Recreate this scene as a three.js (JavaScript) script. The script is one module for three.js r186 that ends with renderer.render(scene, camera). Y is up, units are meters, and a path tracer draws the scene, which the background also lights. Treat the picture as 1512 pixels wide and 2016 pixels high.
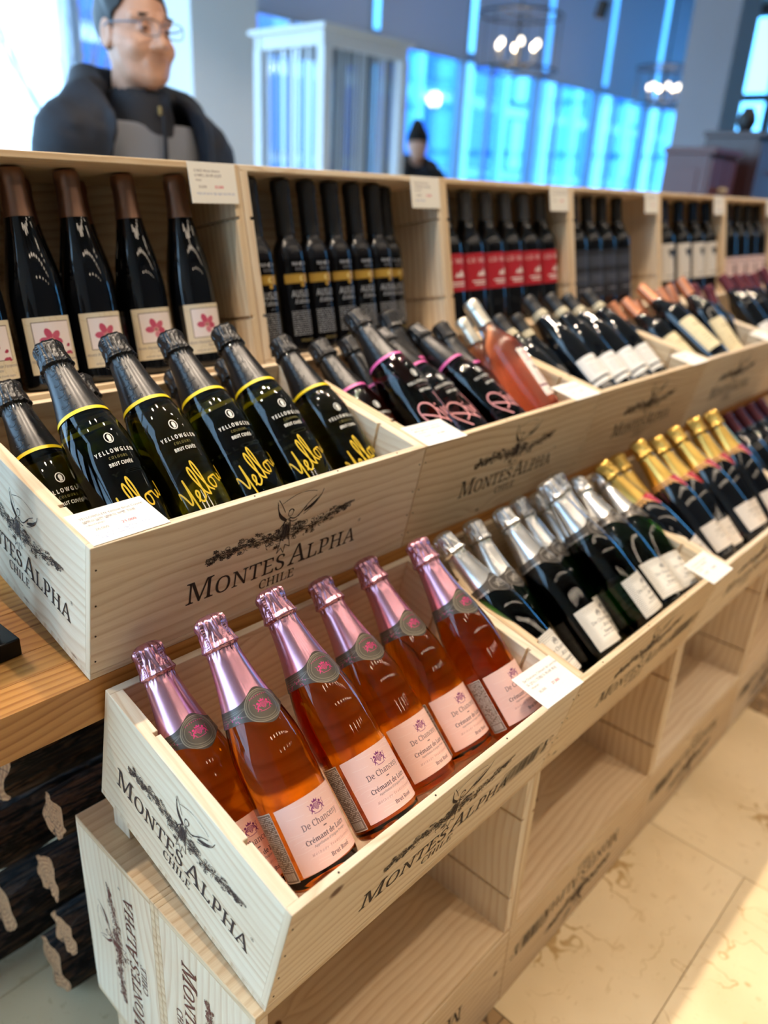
import * as THREE from 'three';
import { mergeGeometries, mergeVertices } from 'three/addons/utils/BufferGeometryUtils.js';
import { RoundedBoxGeometry } from 'three/addons/geometries/RoundedBoxGeometry.js';
import { MarchingCubes } from 'three/addons/objects/MarchingCubes.js';

// ---------------------------------------------------------------- camera, sky, exposure
const scene = new THREE.Scene();
const camera = new THREE.PerspectiveCamera(67.27, 1512 / 2016, 0.05, 120);
camera.position.set(-0.31109, 1.24019, 0.39877);
camera.rotation.set(-0.40509, -0.83963, 0.05598, 'YXZ');
camera.focus = 0.83;
camera.userData.fStop = 2.6;
scene.background = new THREE.Color(0.52, 0.74, 1.0);
scene.backgroundIntensity = 7.5;
const renderer = new THREE.WebGLRenderer({ antialias: true });
renderer.toneMapping = THREE.LinearToneMapping;
renderer.toneMappingExposure = 1.0;
renderer.shadowMap.enabled = true;
// ceiling spotlights: rows of [z, height, first x, step, count, candela, aim z]
const LAMP_ROWS = [                                                      // last: cone, lens radius
  [-0.62, 3.05, -0.72, 0.62, 12, 5.6, -0.60, 0.80, 0.05],
  [0.75, 3.05, -0.4, 0.55, 9, 9.0, 0.64, 0.30, 0.08],
  [1.55, 3.05, -0.2, 0.55, 9, 0.2, 1.6, 0.27, 0.08],
  [2.45, 3.05, 0.2, 0.9, 5, 0.2, 2.45, 0.27, 0.08],
  [-2.6, 3.05, -0.6, 1.3, 8, 2.2, -2.8, 0.80, 0.05],
  [-4.6, 3.05, 0.8, 1.5, 6, 3.0, -5.2, 0.85, 0.05],
];
const LAMP_COLOR = new THREE.Color(1.0, 0.81, 0.62);

// ---------------------------------------------------------------- helpers
const used = new Map();
function numbered(name) {
  const n = used.get(name) ?? 0; used.set(name, n + 1);
  return n ? name + '_' + String(n).padStart(3, '0') : name;
}
function tag(o, label, category, group, kind) {
  if (label) o.userData.label = label;
  if (category) o.userData.category = category;
  if (group) o.userData.group = group;
  if (kind) o.userData.kind = kind;
  return o;
}
function mesh(name, geo, mat, parent = scene) {
  const m = new THREE.Mesh(geo, mat);
  m.name = parent === scene ? numbered(name) : partName(parent, name);
  m.castShadow = m.receiveShadow = true;
  parent.add(m);
  return m;
}
function partName(parent, name) {
  const c = (parent.userData.__n ??= {}), n = c[name] ?? 0; c[name] = n + 1;
  return n ? name + '_' + String(n).padStart(3, '0') : name;
}
function thing(name, label, category, group) {
  const g = new THREE.Group(); g.name = numbered(name); scene.add(g);
  return tag(g, label, category, group);
}
function copyOf(src, label, group) {
  const c = src.clone(); c.name = numbered(src.name.replace(/_\d+$/, '')); scene.add(c);
  if (label) c.userData.label = label;
  if (group) c.userData.group = group;
  return c;
}
function rng(seed) { return () => { seed = (seed + 0x6d2b79f5) | 0; let t = Math.imul(seed ^ (seed >>> 15), 1 | seed); t = (t + Math.imul(t ^ (t >>> 7), 61 | t)) ^ t; return ((t ^ (t >>> 14)) >>> 0) / 4294967296; }; }
function hash(x, y, s) { let h = (x * 374761393 + y * 668265263 + s * 974634777) | 0; h = Math.imul(h ^ (h >>> 13), 1274126177); return ((h ^ (h >>> 16)) >>> 0) / 4294967296; }
function vnoise(x, y, s = 0) {
  const ix = Math.floor(x), iy = Math.floor(y); let fx = x - ix, fy = y - iy;
  fx = fx * fx * (3 - 2 * fx); fy = fy * fy * (3 - 2 * fy);
  const a = hash(ix, iy, s), b = hash(ix + 1, iy, s), c = hash(ix, iy + 1, s), d = hash(ix + 1, iy + 1, s);
  return a + (b - a) * fx + (c - a) * fy + (a - b - c + d) * fx * fy;
}
const fbm = (x, y, s = 0, o = 4) => { let v = 0, a = 0.5; for (let i = 0; i < o; i++) { v += a * vnoise(x, y, s + i * 17); x *= 2.03; y *= 2.03; a *= 0.5; } return v / (1 - Math.pow(0.5, o)); };
const clamp = THREE.MathUtils.clamp, lerp = THREE.MathUtils.lerp, smooth = THREE.MathUtils.smoothstep;
const V3 = (x, y, z) => new THREE.Vector3(x, y, z);
const std = (o) => new THREE.MeshStandardMaterial(o);
const phy = (o) => new THREE.MeshPhysicalMaterial(o);

// data texture from f(x, y) -> [r, g, b] in sRGB 0..255
function dataTex(w, h, f, srgb = true) {
  const d = new Uint8Array(w * h * 4);
  for (let y = 0; y < h; y++) for (let x = 0; x < w; x++) {
    const c = f(x, y), i = (y * w + x) * 4;
    d[i] = clamp(c[0], 0, 255); d[i + 1] = clamp(c[1], 0, 255); d[i + 2] = clamp(c[2], 0, 255); d[i + 3] = 255;
  }
  const t = new THREE.DataTexture(d, w, h);
  t.magFilter = THREE.LinearFilter; t.minFilter = THREE.LinearFilter;
  t.wrapS = t.wrapT = THREE.MirroredRepeatWrapping;
  if (srgb) t.colorSpace = THREE.SRGBColorSpace;
  t.needsUpdate = true;
  return t;
}
function canvasTex(w, h, draw) {
  const c = document.createElement('canvas'); c.width = w; c.height = h;
  const g = c.getContext('2d'); draw(g, w, h);
  const t = new THREE.CanvasTexture(c); t.colorSpace = THREE.SRGBColorSpace; t.magFilter = THREE.LinearFilter;
  return t;
}
const printMat = (tex, o = {}) => phy({ map: tex, transparent: true, roughness: 0.6, ...o });

// ---------------------------------------------------------------- wood
function woodTex(seed, base, late, dark, freq, contrast, knots) {
  const W = 1024, H = 512, kn = [], r = rng(seed);
  for (let i = 0; i < knots; i++) kn.push([r() * 6, r() * 3, 0.05 + r() * 0.06]);
  return dataTex(W, H, (px, py) => {
    const u = px / W * 6, v = py / H * 3;                         // decimetres; grain along u
    let g = v * freq + (fbm(u * 0.22, v * 0.5, seed, 3) - 0.5) * freq * 0.75 + (vnoise(u * 0.8, v * 3, seed + 5) - 0.5) * 0.16;
    let kd = 0;
    for (const [ku, kv, kr] of kn) {
      const dx = (u - ku) * 0.5, dy = v - kv, d = Math.sqrt(dx * dx + dy * dy);
      g += Math.exp(-d * d / (kr * kr * 14)) * (dy >= 0 ? 1 : -1) * 1.3;
      kd = Math.max(kd, 1 - smooth(Math.hypot((u - ku) * 0.75, dy), kr * 0.35, kr));
    }
    const f = g - Math.floor(g), vary = vnoise(u * 0.4, Math.floor(g) * 1.7, seed + 9);
    const ring = f < 0.82 ? Math.pow(f / 0.82, 2.6) : 1 - (f - 0.82) / 0.18;
    const fib = (vnoise(u * 2.2, v * 120, seed + 3) - 0.5) * 0.16 + (vnoise(u * 9, v * 60, seed + 4) - 0.5) * 0.07;
    const tone = (fbm(u * 0.6, v * 1.3, seed + 21, 3) - 0.5) * 0.28;
    const k = clamp(ring * contrast * (0.35 + 0.9 * vary) + fib + tone + 0.06, 0, 1);
    return [0, 1, 2].map((c) => lerp(lerp(base[c], late[c], k), dark[c], kd * 0.85));
  });
}
const WT = {
  pale: woodTex(11, [233, 215, 186], [188, 152, 112], [84, 52, 34], 6.4, 0.5, 1),
  cream: woodTex(23, [236, 221, 194], [199, 163, 122], [92, 58, 38], 7.5, 0.42, 1),
  tan: woodTex(37, [226, 203, 166], [176, 134, 92], [80, 48, 30], 6.8, 0.46, 2),
  table: woodTex(51, [201, 143, 76], [150, 92, 38], [96, 54, 24], 8.5, 0.85, 0),
};
const woodMat = Object.fromEntries(Object.entries(WT).map(([k, t]) => [k, std({ map: t, roughness: k === 'table' ? 0.42 : 0.72, bumpMap: t, bumpScale: 0.00025 })]));

// uv in metres on a box-like geometry: grain axis 'x' | 'y' | 'z'
const wr = rng(5);
function woodUV(geo, grain) {
  const p = geo.attributes.position, n = geo.attributes.normal, uv = new Float32Array(p.count * 2), ou = wr() * 0.6, ov = wr() * 0.3;
  const gi = 'xyz'.indexOf(grain);
  for (let i = 0; i < p.count; i++) {
    const q = [p.getX(i), p.getY(i), p.getZ(i)], m = [Math.abs(n.getX(i)), Math.abs(n.getY(i)), Math.abs(n.getZ(i))];
    const k = m.indexOf(Math.max(...m));
    const others = [0, 1, 2].filter((a) => a !== gi);
    let a, b;
    if (k === gi) { a = q[others[0]] * 0.6; b = q[others[1]]; } else { a = q[gi]; b = q[others.find((o) => o !== k)]; }
    uv[2 * i] = a / 0.6 + ou; uv[2 * i + 1] = b / 0.3 + ov + k * 0.37;
  }
  geo.setAttribute('uv', new THREE.BufferAttribute(uv, 2));
  return geo;
}
function board(x0, y0, z0, x1, y1, z1, grain, r = 0.0012) {
  const g = new RoundedBoxGeometry(x1 - x0, y1 - y0, z1 - z0, 1, Math.min(r, (x1 - x0) / 2.2, (y1 - y0) / 2.2, (z1 - z0) / 2.2));
  g.translate((x0 + x1) / 2, (y0 + y1) / 2, (z0 + z1) / 2);
  return grain ? woodUV(g, grain) : g;
}
// ---------------------------------------------------------------- lettering: Hangul drawn from its strokes, since the fonts hold none
const JAMO = {
  'ㄱ': [[0, 0, 1, 0, 1, 1]], 'ㄴ': [[0, 0, 0, 1, 1, 1]], 'ㄷ': [[1, 0, 0, 0, 0, 1, 1, 1]], 'ㄹ': [[0, 0, 1, 0, 1, .5, 0, .5, 0, 1, 1, 1]], 'ㅁ': [[0, 0, 1, 0, 1, 1, 0, 1, 0, 0]],
  'ㅂ': [[0, 0, 0, 1, 1, 1, 1, 0], [0, .5, 1, .5]], 'ㅅ': [[.5, 0, 0, 1], [.5, .3, 1, 1]], 'ㅇ': ['o'], 'ㅈ': [[0, 0, 1, 0], [.5, 0, 0, 1], [.5, .35, 1, 1]], 'ㅊ': [[.35, -.2, .65, -.2], [0, .15, 1, .15], [.5, .15, 0, 1], [.5, .45, 1, 1]],
  'ㅋ': [[0, 0, 1, 0, 1, 1], [0, .5, 1, .5]], 'ㅌ': [[1, 0, 0, 0, 0, 1, 1, 1], [0, .5, 1, .5]], 'ㅍ': [[0, 0, 1, 0], [.3, 0, .3, 1], [.7, 0, .7, 1], [0, 1, 1, 1]], 'ㅎ': [[.35, -.2, .65, -.2], [0, .1, 1, .1], 'o'],
};
const CHO = ['ㄱ', 'ㄱㄱ', 'ㄴ', 'ㄷ', 'ㄷㄷ', 'ㄹ', 'ㅁ', 'ㅂ', 'ㅂㅂ', 'ㅅ', 'ㅅㅅ', 'ㅇ', 'ㅈ', 'ㅈㅈ', 'ㅊ', 'ㅋ', 'ㅌ', 'ㅍ', 'ㅎ'];
const JONG = ['', 'ㄱ', 'ㄱㄱ', 'ㄱㅅ', 'ㄴ', 'ㄴㅈ', 'ㄴㅎ', 'ㄷ', 'ㄹ', 'ㄹㄱ', 'ㄹㅁ', 'ㄹㅂ', 'ㄹㅅ', 'ㄹㅌ', 'ㄹㅍ', 'ㄹㅎ', 'ㅁ', 'ㅂ', 'ㅂㅅ', 'ㅅ', 'ㅅㅅ', 'ㅇ', 'ㅈ', 'ㅊ', 'ㅋ', 'ㅌ', 'ㅍ', 'ㅎ'];
// vowels: [upright stems at x, ticks], [flat bar, ticks] in the unit cell
const JUNG = ['|r', '|rI', '|rr', '|rrI', '|l', '|lI', '|ll', '|llI', '-u', '-u|r', '-u|rI', '-u|', '-uu', '-d', '-d|l', '-d|lI', '-d|', '-dd', '-', '-|', '|'];
function hangul(g, text, x, y, s, em = 0.92) {                       // y is the base line
  g.lineWidth = s * 0.075; g.lineCap = 'round'; g.strokeStyle = g.fillStyle;
  const strokes = (list, bx, by, bw, bh) => { for (const l of list) { g.beginPath(); if (l === 'o') g.ellipse(bx + bw / 2, by + bh * 0.58, bw * 0.42, bh * 0.42, 0, 0, 7); else for (let i = 0; i < l.length; i += 2) g[i ? 'lineTo' : 'moveTo'](bx + l[i] * bw, by + l[i + 1] * bh); g.stroke(); } };
  const cons = (c, bx, by, bw, bh) => [...c].forEach((k, i, a) => strokes(JAMO[k], bx + i * bw / a.length, by, bw / a.length * (a.length > 1 ? 0.8 : 1), bh));
  for (const ch of text) {
    const code = ch.charCodeAt(0) - 0xac00;
    if (code < 0 || code > 11171) { g.font = `${s}px sans-serif`; g.fillText(ch, x, y); x += g.measureText(ch).width; continue; }
    const L = Math.floor(code / 588), M = JUNG[Math.floor(code / 28) % 21], T = JONG[code % 28], X = x + s * 0.06, Y = y - s * 0.82, w = s * 0.8, h = s * 0.88, low = T ? 0.58 : 1;
    const up = M.includes('|'), flat = M.includes('-');
    cons(CHO[L], X, Y + h * 0.04, up ? w * 0.52 : w * 0.86, h * (flat ? 0.42 : 0.8) * low);
    if (flat) { const by = Y + h * 0.72 * low, bw = up ? w * 0.62 : w; strokes([[0, 0, 1, 0]], X - s * .03, by, bw, 1); const m = M.split('|')[0]; [...m.slice(1)].forEach((d, i, a) => strokes([[0, 0, 0, d === 'u' ? -1 : 1]], X + bw * (a.length > 1 ? 0.33 + i * 0.34 : 0.5) - s * .03, by, 1, h * 0.16)); }
    if (up) { const m = M.split('|')[1], bx = X + w * (m.includes('I') ? 0.76 : 0.86); strokes([[0, 0, 0, 1]], bx, Y, 1, h * 0.95 * low); if (m.includes('I')) strokes([[0, 0, 0, 1]], X + w, Y, 1, h * 0.95 * low); const t = m.replace('I', ''); [...t].forEach((d, i, a) => strokes([[0, 0, d === 'r' ? 1 : -1, 0]], bx, Y + h * low * (a.length > 1 ? 0.35 + i * 0.25 : 0.48), w * 0.16, 1)); }
    if (T) cons(T, X + w * 0.1, Y + h * 0.68, w * 0.76, h * 0.28);
    x += s * em;
  }
  return x;
}
// the crate stamp: a winged figure on a flowering vine branch above the words
function drawStamp(g, W, H, ink) {
  g.clearRect(0, 0, W, H); g.strokeStyle = g.fillStyle = ink; g.lineCap = 'round'; g.lineJoin = 'round';
  const r = rng(77), cx = W * 0.5, S = W / 1024;
  const curve = (pts, lw) => { g.lineWidth = lw * S; g.beginPath(); pts.forEach(([x, y], i) => { if (!i) g.moveTo(x * S + cx, y * S); else { const [a, b] = pts[i - 1]; g.quadraticCurveTo(a * S + cx, b * S, (a + x) / 2 * S + cx, (b + y) / 2 * S); } }); g.stroke(); };
  const branchY = (x) => 196 + Math.sin(x * 0.012) * 14 - Math.abs(x) * 0.06 + (x > 0 ? -x * 0.05 : 22 * Math.exp(-x * x / 20000));
  for (const side of [-1, 1]) for (let k = 0; k < 3; k++) {             // the twisted vine
    const pts = []; for (let i = 0; i <= 24; i++) { const x = side * (6 + i * 17); pts.push([x, branchY(x) + Math.sin(i * 0.8 + k * 2.1) * (12 - i * 0.3)]); }
    curve(pts, 3.6 - k * 0.7);
  }
  for (let i = 0; i < 130; i++) {                                       // tendrils and leaves along it
    const x = (r() * 2 - 1) * 400, y = branchY(x) + (r() - 0.5) * (80 - Math.abs(x) * 0.09), a0 = r() * 6, rad = 5 + r() * 13;
    if (Math.abs(x) < 30) continue;
    g.lineWidth = (1.4 + r() * 1.6) * S; g.beginPath();
    for (let t = 0; t < 14; t++) { const a = a0 + t * 0.42, q = rad * (1 - t / 17); g[t ? 'lineTo' : 'moveTo']((x + Math.cos(a) * q) * S + cx, (y + Math.sin(a) * q) * S); }
    g.stroke();
    if (r() < 0.75) { const lx = x + (r() - 0.5) * 22, ly = y + (r() - 0.5) * 22, n = 5; g.beginPath(); for (let j = 0; j <= n * 4; j++) { const a = a0 + j / (n * 4) * 6.283, q = 8 + 5 * Math.cos(a * n) + 2 * Math.cos(a * 3); g[j ? 'lineTo' : 'moveTo']((lx + Math.cos(a) * q) * S + cx, (ly + Math.sin(a) * q * 0.8) * S); } r() < 0.4 ? g.fill() : g.stroke(); }
  }
  // figure: robe, arms, head, wings
  g.beginPath(); [[-14, 118], [12, 116], [24, 160], [20, 200], [34, 268], [6, 250], [2, 292], [-16, 262], [-34, 284], [-24, 226], [-30, 176]].forEach(([x, y], i) => g[i ? 'lineTo' : 'moveTo'](x * S + cx, y * S)); g.closePath(); g.lineWidth = 3 * S; g.stroke();
  for (let i = 0; i < 16; i++) { const x = -24 + i * 3; curve([[x * 0.7, 132 + r() * 20], [x, 180 + r() * 12], [x * 1.15 - 2 + r() * 6, 236 + r() * 34]], 1.6 + r() * 2.4); }
  g.beginPath(); g.ellipse(cx + 14 * S, 88 * S, 13 * S, 17 * S, 0.3, 0, 7); g.lineWidth = 3 * S; g.stroke(); curve([[2, 76], [12, 68], [28, 74], [32, 90]], 4);
  curve([[12, 112], [40, 126], [70, 108], [92, 84], [110, 76]], 5); curve([[6, 122], [36, 142], [74, 122]], 4); curve([[-8, 124], [-34, 150], [-48, 188]], 4);
  for (let i = 0; i < 11; i++) curve([[-6, 126 - i], [-34 - i * 2, 112 - i * 4], [-52 - i * 1.6, 86 - i * 7], [-58 - i, 62 - i * 5]], 2.2);
  curve([[-6, 128], [-40, 96], [-64, 48], [-62, 6]], 3.4); curve([[-62, 6], [-34, 46], [-4, 108]], 3);
  for (let i = 0; i < 9; i++) curve([[92, 104 - i], [128 + i * 4, 92 - i * 4], [168 + i * 3, 72 - i * 6]], 2);
  curve([[60, 118], [110, 62], [190, 16]], 3.2); curve([[190, 16], [176, 58], [110, 110], [70, 122]], 3); curve([[-40, 30], [40, -4], [130, 6], [170, 26]], 2);
  g.save(); g.textBaseline = 'alphabetic';
  // words in tall capitals
  const put = (t, x, y, size, sx) => { g.save(); g.translate(x, y); g.scale(sx, 1); g.font = `${size}px serif`; g.fillText(t, 0, 0); const w = g.measureText(t).width * sx; g.restore(); return w; };
  const words = [['M', 150], ['ONTES', 116], [' ', 60], ['A', 150], ['LPHA', 116]];
  let tw = 0; for (const [t, s] of words) { g.font = `${s * S}px serif`; tw += g.measureText(t).width; }
  const k = (W * 0.93) / tw; let x = W * 0.02;
  for (const [t, s] of words) x += put(t, x, H * 0.83, s * S, k);
  g.font = `${26 * S}px sans-serif`; g.fillText('®', x - 2 * S, H * 0.6);
  put('CHILE', W * 0.39, H * 0.985, 66 * S, 1.02);
  g.restore();
}
const stampTex = [['#2e2019'], ['#3a2a26'], ['#6d3a2c']].map(([ink]) => canvasTex(1024, 460, (g, w, h) => drawStamp(g, w, h, ink)));
const stampMat = stampTex.map((t) => printMat(t, { roughness: 0.85 }));
const barMat = printMat(canvasTex(512, 192, (g, w, h) => {
  g.clearRect(0, 0, w, h); g.fillStyle = g.strokeStyle = '#33302b'; g.lineWidth = 4; g.strokeRect(10, 20, 360, 130); const r = rng(9);
  for (let x = 34; x < 346;) { const b = 3 + r() * 9; g.fillRect(x, 30, b, 110); x += b + 3 + r() * 9; }
  g.fillRect(404, 30, 26, 40); g.fillRect(398, 74, 40, 6); for (let i = 0; i < 4; i++) g.fillRect(396, 90 + i * 14, 40 + r() * 40, 6); g.lineWidth = 4; g.beginPath(); g.arc(470, 48, 16, 0, 7); g.stroke();
}), { roughness: 0.85 });

// ---------------------------------------------------------------- crates
const CW = 0.4975, CD = 0.3145, CH = 0.1725, TF = 0.0095, TS = 0.0145, TB = 0.0085;
const nailMat = std({ color: 0x3a3027, roughness: 0.6, metalness: 0.5 });
const darkSlot = null;
function sidePanelGeo(len, hgt, inner) {                                // local: x thickness, y height, z from 0 (front) to -len; inner = +1 when the inside faces +x
  const s = new THREE.Shape(), t = TS, nw = 0.0065, nd = 0.006, q = [len * 0.24, len * 0.76];
  s.moveTo(0, 0); s.lineTo(len, 0); s.lineTo(len, t);
  for (const c of [q[1], q[0]]) { s.lineTo(c + nw / 2, t); s.lineTo(c + nw / 2, t - nd); s.lineTo(c - nw / 2, t - nd); s.lineTo(c - nw / 2, t); }
  s.lineTo(0, t); s.closePath();
  let g = new THREE.ExtrudeGeometry(s, { depth: hgt, bevelEnabled: true, bevelSize: 0.0006, bevelThickness: 0.0006, bevelSegments: 1 });
  // shape (x: along, y: thickness, z: height) -> (z: -along, x: +-thickness, y: height)
  const p = g.attributes.position;
  for (let i = 0; i < p.count; i++) { const a = p.getX(i), b = p.getY(i), c = p.getZ(i); p.setXYZ(i, inner > 0 ? b : -b, c, -a); }
  if (inner < 0) { const ix = g.index; if (ix) for (let i = 0; i < ix.count; i += 3) { const b = ix.getX(i + 1); ix.setX(i + 1, ix.getX(i + 2)); ix.setX(i + 2, b); } else for (let i = 0; i < p.count; i += 3) for (const k of ['position', 'uv', 'normal']) { const at = g.attributes[k], n = at.itemSize; for (let c = 0; c < n; c++) { const v = at.array[(i + 1) * n + c]; at.array[(i + 1) * n + c] = at.array[(i + 2) * n + c]; at.array[(i + 2) * n + c] = v; } } }
  g.computeVertexNormals();
  return g;
}
function makeCrate(name, label, group, o = {}) {
  const W = o.W ?? CW - 0.0012, H = o.H ?? CH, D = o.D ?? CD, kind = o.wood ?? ['pale', 'cream', 'tan'][Math.floor(wr() * 3)], m = woodMat[kind];
  const g = thing('wine_crate', label, 'crate', group);
  const front = mesh('front_panel', board(0, TB, -TF, W, H, 0, 'x'), m, g);
  mesh('back_panel', board(0, TB, -D, W, H, -D + TF, 'x'), m, g);
  for (const k of [0, 1]) {
    const sg = sidePanelGeo(D - 2 * TF, H - TB - 0.0012, k ? -1 : 1);
    sg.translate(k ? W - 0.0006 : 0.0006, TB + 0.0006, -TF);
    const sp = mesh('side_panel', woodUV(sg, 'z'), woodMat[o.sideWood ?? kind], g);
    if (!k && o.sidePrint != null) {
      const d = new THREE.PlaneGeometry(0.262, 0.1175); d.rotateY(-Math.PI / 2); d.translate(-0.0006, 0.032 + 0.0587, -0.157); mesh('printed_mark', d, stampMat[o.sidePrint], sp);
    }
  }
  if (o.boards) { const n = 2, w = D / n; for (let i = 0; i < n; i++) mesh('bottom_board', board(0, 0, -(i + 1) * w + 0.0006, W, TB, -i * w - 0.0006, 'x'), m, g); }
  else mesh('bottom_panel', board(0, 0, -D, W, TB, 0, 'x'), m, g);
  if (o.print != null) { const d = new THREE.PlaneGeometry(0.290, 0.1303); d.translate(0.252, 0.031 + 0.065, 0.0004); mesh('printed_mark', d, stampMat[o.print], front); }
  if (o.barcode) { const d = new THREE.PlaneGeometry(0.125, 0.047); d.translate(0.424, 0.068, 0.0004); mesh('printed_barcode', d, barMat, front); }
  if (o.nails) {
    const ng = [];
    for (const x of [0.006, W - 0.006]) for (const y of [0.025, 0.06, 0.1, 0.145]) { const c = new THREE.CylinderGeometry(0.0011, 0.0011, 0.0006, 8); c.rotateX(Math.PI / 2); c.translate(x, y, 0.0002); ng.push(c); }
    for (const x of [0.06, 0.2, 0.33, 0.44]) { const c = new THREE.CylinderGeometry(0.0011, 0.0011, 0.0006, 8); c.translate(x, H + 0.0002, -TF / 2); ng.push(c); }
    tag(mesh('nail_heads', mergeGeometries(ng), nailMat, g), null, null, null, 'stuff');
  }
  return g;
}
const ROW = {                                                           // origin of crate 0, tilt about x
  A: { x: 0, y: 0.48521 + 0.0004, z: 0.0001, t: 0.23058 },
  B: { x: -0.01027, y: 0.73513 + 0.0004, z: -0.27775, t: 0.19899 },
};
function rowMatrix(k, i) {
  const r = ROW[k];
  return new THREE.Matrix4().makeTranslation(r.x + i * CW, r.y, r.z).multiply(new THREE.Matrix4().makeRotationX(r.t));
}
const WHERE = {
  A: ['nearest crate of the front row', 'second crate of the front row', 'third crate of the front row', 'fourth crate of the front row', 'far end crate of the front row'],
};
const A_LABELS = ['tilted pine crate at the front holding pink-foiled rosé bottles', 'tilted pine crate holding silver-foiled green bottles', 'tilted pine crate holding gold-foiled bottles', 'tilted pine crate with dark-capped bottles beyond the gold-foiled ones', 'farthest tilted pine crate of the lower front row'];
const B_LABELS = ['tilted pine crate holding yellow-ringed black-capped bottles', 'tilted pine crate holding pink-ringed bottles and two rosé screw-cap bottles', 'tilted pine crate holding bottles with cream neck rings and white labels', 'tilted pine crate holding copper-capped bottles with cream labels', 'tilted pine crate holding dark red-capped bottles', 'farthest tilted pine crate of the middle row'];
const C_LABELS = ['upright open pine crate holding flower-labelled bottles', 'upright open pine crate holding slim black gold-banded bottles', 'upright open pine crate holding red-labelled bottles', 'upright open pine crate holding grey-labelled black bottles', 'upright open pine crate holding white-labelled bottles with blue figures', 'upright open pine crate holding bottles with pale pink labels'];
for (let i = 0; i < 5; i++) {
  const c = makeCrate('wine_crate', A_LABELS[i], 'tilted crates of the front row', { wood: ['pale', 'tan', 'pale', 'cream', 'tan'][i], sideWood: i ? undefined : 'cream', print: 0, barcode: i < 3, sidePrint: i ? null : 1, nails: i < 2 });
  c.applyMatrix4(rowMatrix('A', i));
}
for (let i = 0; i < 6; i++) {
  const c = makeCrate('wine_crate', B_LABELS[i], 'tilted crates of the middle row', { wood: ['pale', 'tan', 'tan', 'pale', 'cream', 'tan'][i], sideWood: i ? undefined : 'cream', print: 0, sidePrint: i ? null : 0, nails: i < 2 });
  c.applyMatrix4(rowMatrix('B', i));
}
const C0 = { x: -0.00716, y: 0.94983, z: -0.60245, t: 0.20265 }, CHC = 0.3096;
const Cv = V3(0, Math.cos(C0.t), -Math.sin(C0.t)), Cn = V3(0, Math.sin(C0.t), Math.cos(C0.t));
const cPoint = (u, v, q) => V3(C0.x + u, C0.y, C0.z).addScaledVector(Cv, v).addScaledVector(Cn, -q);
for (let i = 0; i < 7; i++) {
  const c = makeCrate('wine_crate', C_LABELS[i] ?? 'last upright open pine crate at the far end of the back row', 'upright crates of the back row', { D: CHC, wood: ['tan', 'pale', 'tan', 'pale', 'tan', 'pale', 'tan'][i], nails: i < 2 });
  c.applyMatrix4(new THREE.Matrix4().makeTranslation(cPoint(i * CW, 0, CH).x, cPoint(0, 0, CH).y, cPoint(0, 0, CH).z).multiply(new THREE.Matrix4().makeRotationX(Math.PI / 2 - C0.t)));
}
const DX = -0.01085, DY = 0.1651, DH = 0.32074, DDP = 0.1821;
const nth = ['first', 'second', 'third', 'fourth', 'fifth', 'sixth', 'seventh', 'eighth', 'ninth', 'tenth'];
for (let i = 0; i < 5; i++) {
  const under = ['pink-foiled', 'silver-foiled', 'gold-foiled', 'dark-capped', 'farthest'][i];
  const d = makeCrate('wine_crate', 'empty open pine crate standing below the ' + under + (i < 4 ? ' bottles' : ' front crate'), 'empty open crates under the front row', { D: DH, H: DDP, wood: ['tan', 'tan', 'pale', 'tan', 'pale'][i], sideWood: i ? undefined : 'cream', sidePrint: i ? null : 2, boards: i === 2 });
  d.applyMatrix4(new THREE.Matrix4().makeTranslation(DX + i * CW, DY + 0.0003, -0.00124 - DDP).multiply(new THREE.Matrix4().makeRotationX(Math.PI / 2)));
  const f = makeCrate('wine_crate', 'upside-down pine crate on the floor, bottom of the stack under the ' + under + (i < 4 ? ' bottles' : ' crate'), 'upside-down crates on the floor', { H: DY - 0.0006, wood: ['tan', 'tan', 'tan', 'pale', 'tan'][i], print: 0, barcode: true });
  f.applyMatrix4(new THREE.Matrix4().makeTranslation(DX + (i + 1) * CW - 0.0012, DY - 0.0003, 0).multiply(new THREE.Matrix4().makeRotationZ(Math.PI)));
}
{ // the crate standing behind the first open one, its open face turned to the back
  const d = makeCrate('wine_crate', 'pine crate standing back-to-back behind the open crate, its stamped end beside the firewood', null, { D: DH, H: DDP, wood: 'tan', sideWood: 'cream' });
  const st = new THREE.PlaneGeometry(0.262, 0.1175); st.rotateY(Math.PI / 2); st.translate(CW - 0.0012 + 0.0006, 0.032 + 0.0587, -0.157); mesh('printed_mark', st, stampMat[2], d.children[3]);
  d.applyMatrix4(new THREE.Matrix4().makeTranslation(DX + CW - 0.0012, DY + 0.0003, -0.00124 - DDP).multiply(new THREE.Matrix4().makeRotationY(Math.PI)).multiply(new THREE.Matrix4().makeRotationX(Math.PI / 2)));
}
for (let i = 0; i < 5; i++) {                                           // wooden blocks that prop up the backs of the front crates
  const b = mesh('prop_block', board(0, 0, -0.036, 0.024, 0.0655, 0, "y"), woodMat.pale);
  b.position.set(0.018 + i * CW, DY + DH + 0.0006, -0.283);
  tag(b, i ? 'small pine block under the back of the ' + ['', 'silver-foiled', 'gold-foiled', 'fourth front', 'farthest front'][i] + ' crate' : 'small upright pine block propping the back of the pink-foiled bottle crate', 'block', 'pine blocks under the tilted crates');
}
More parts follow.
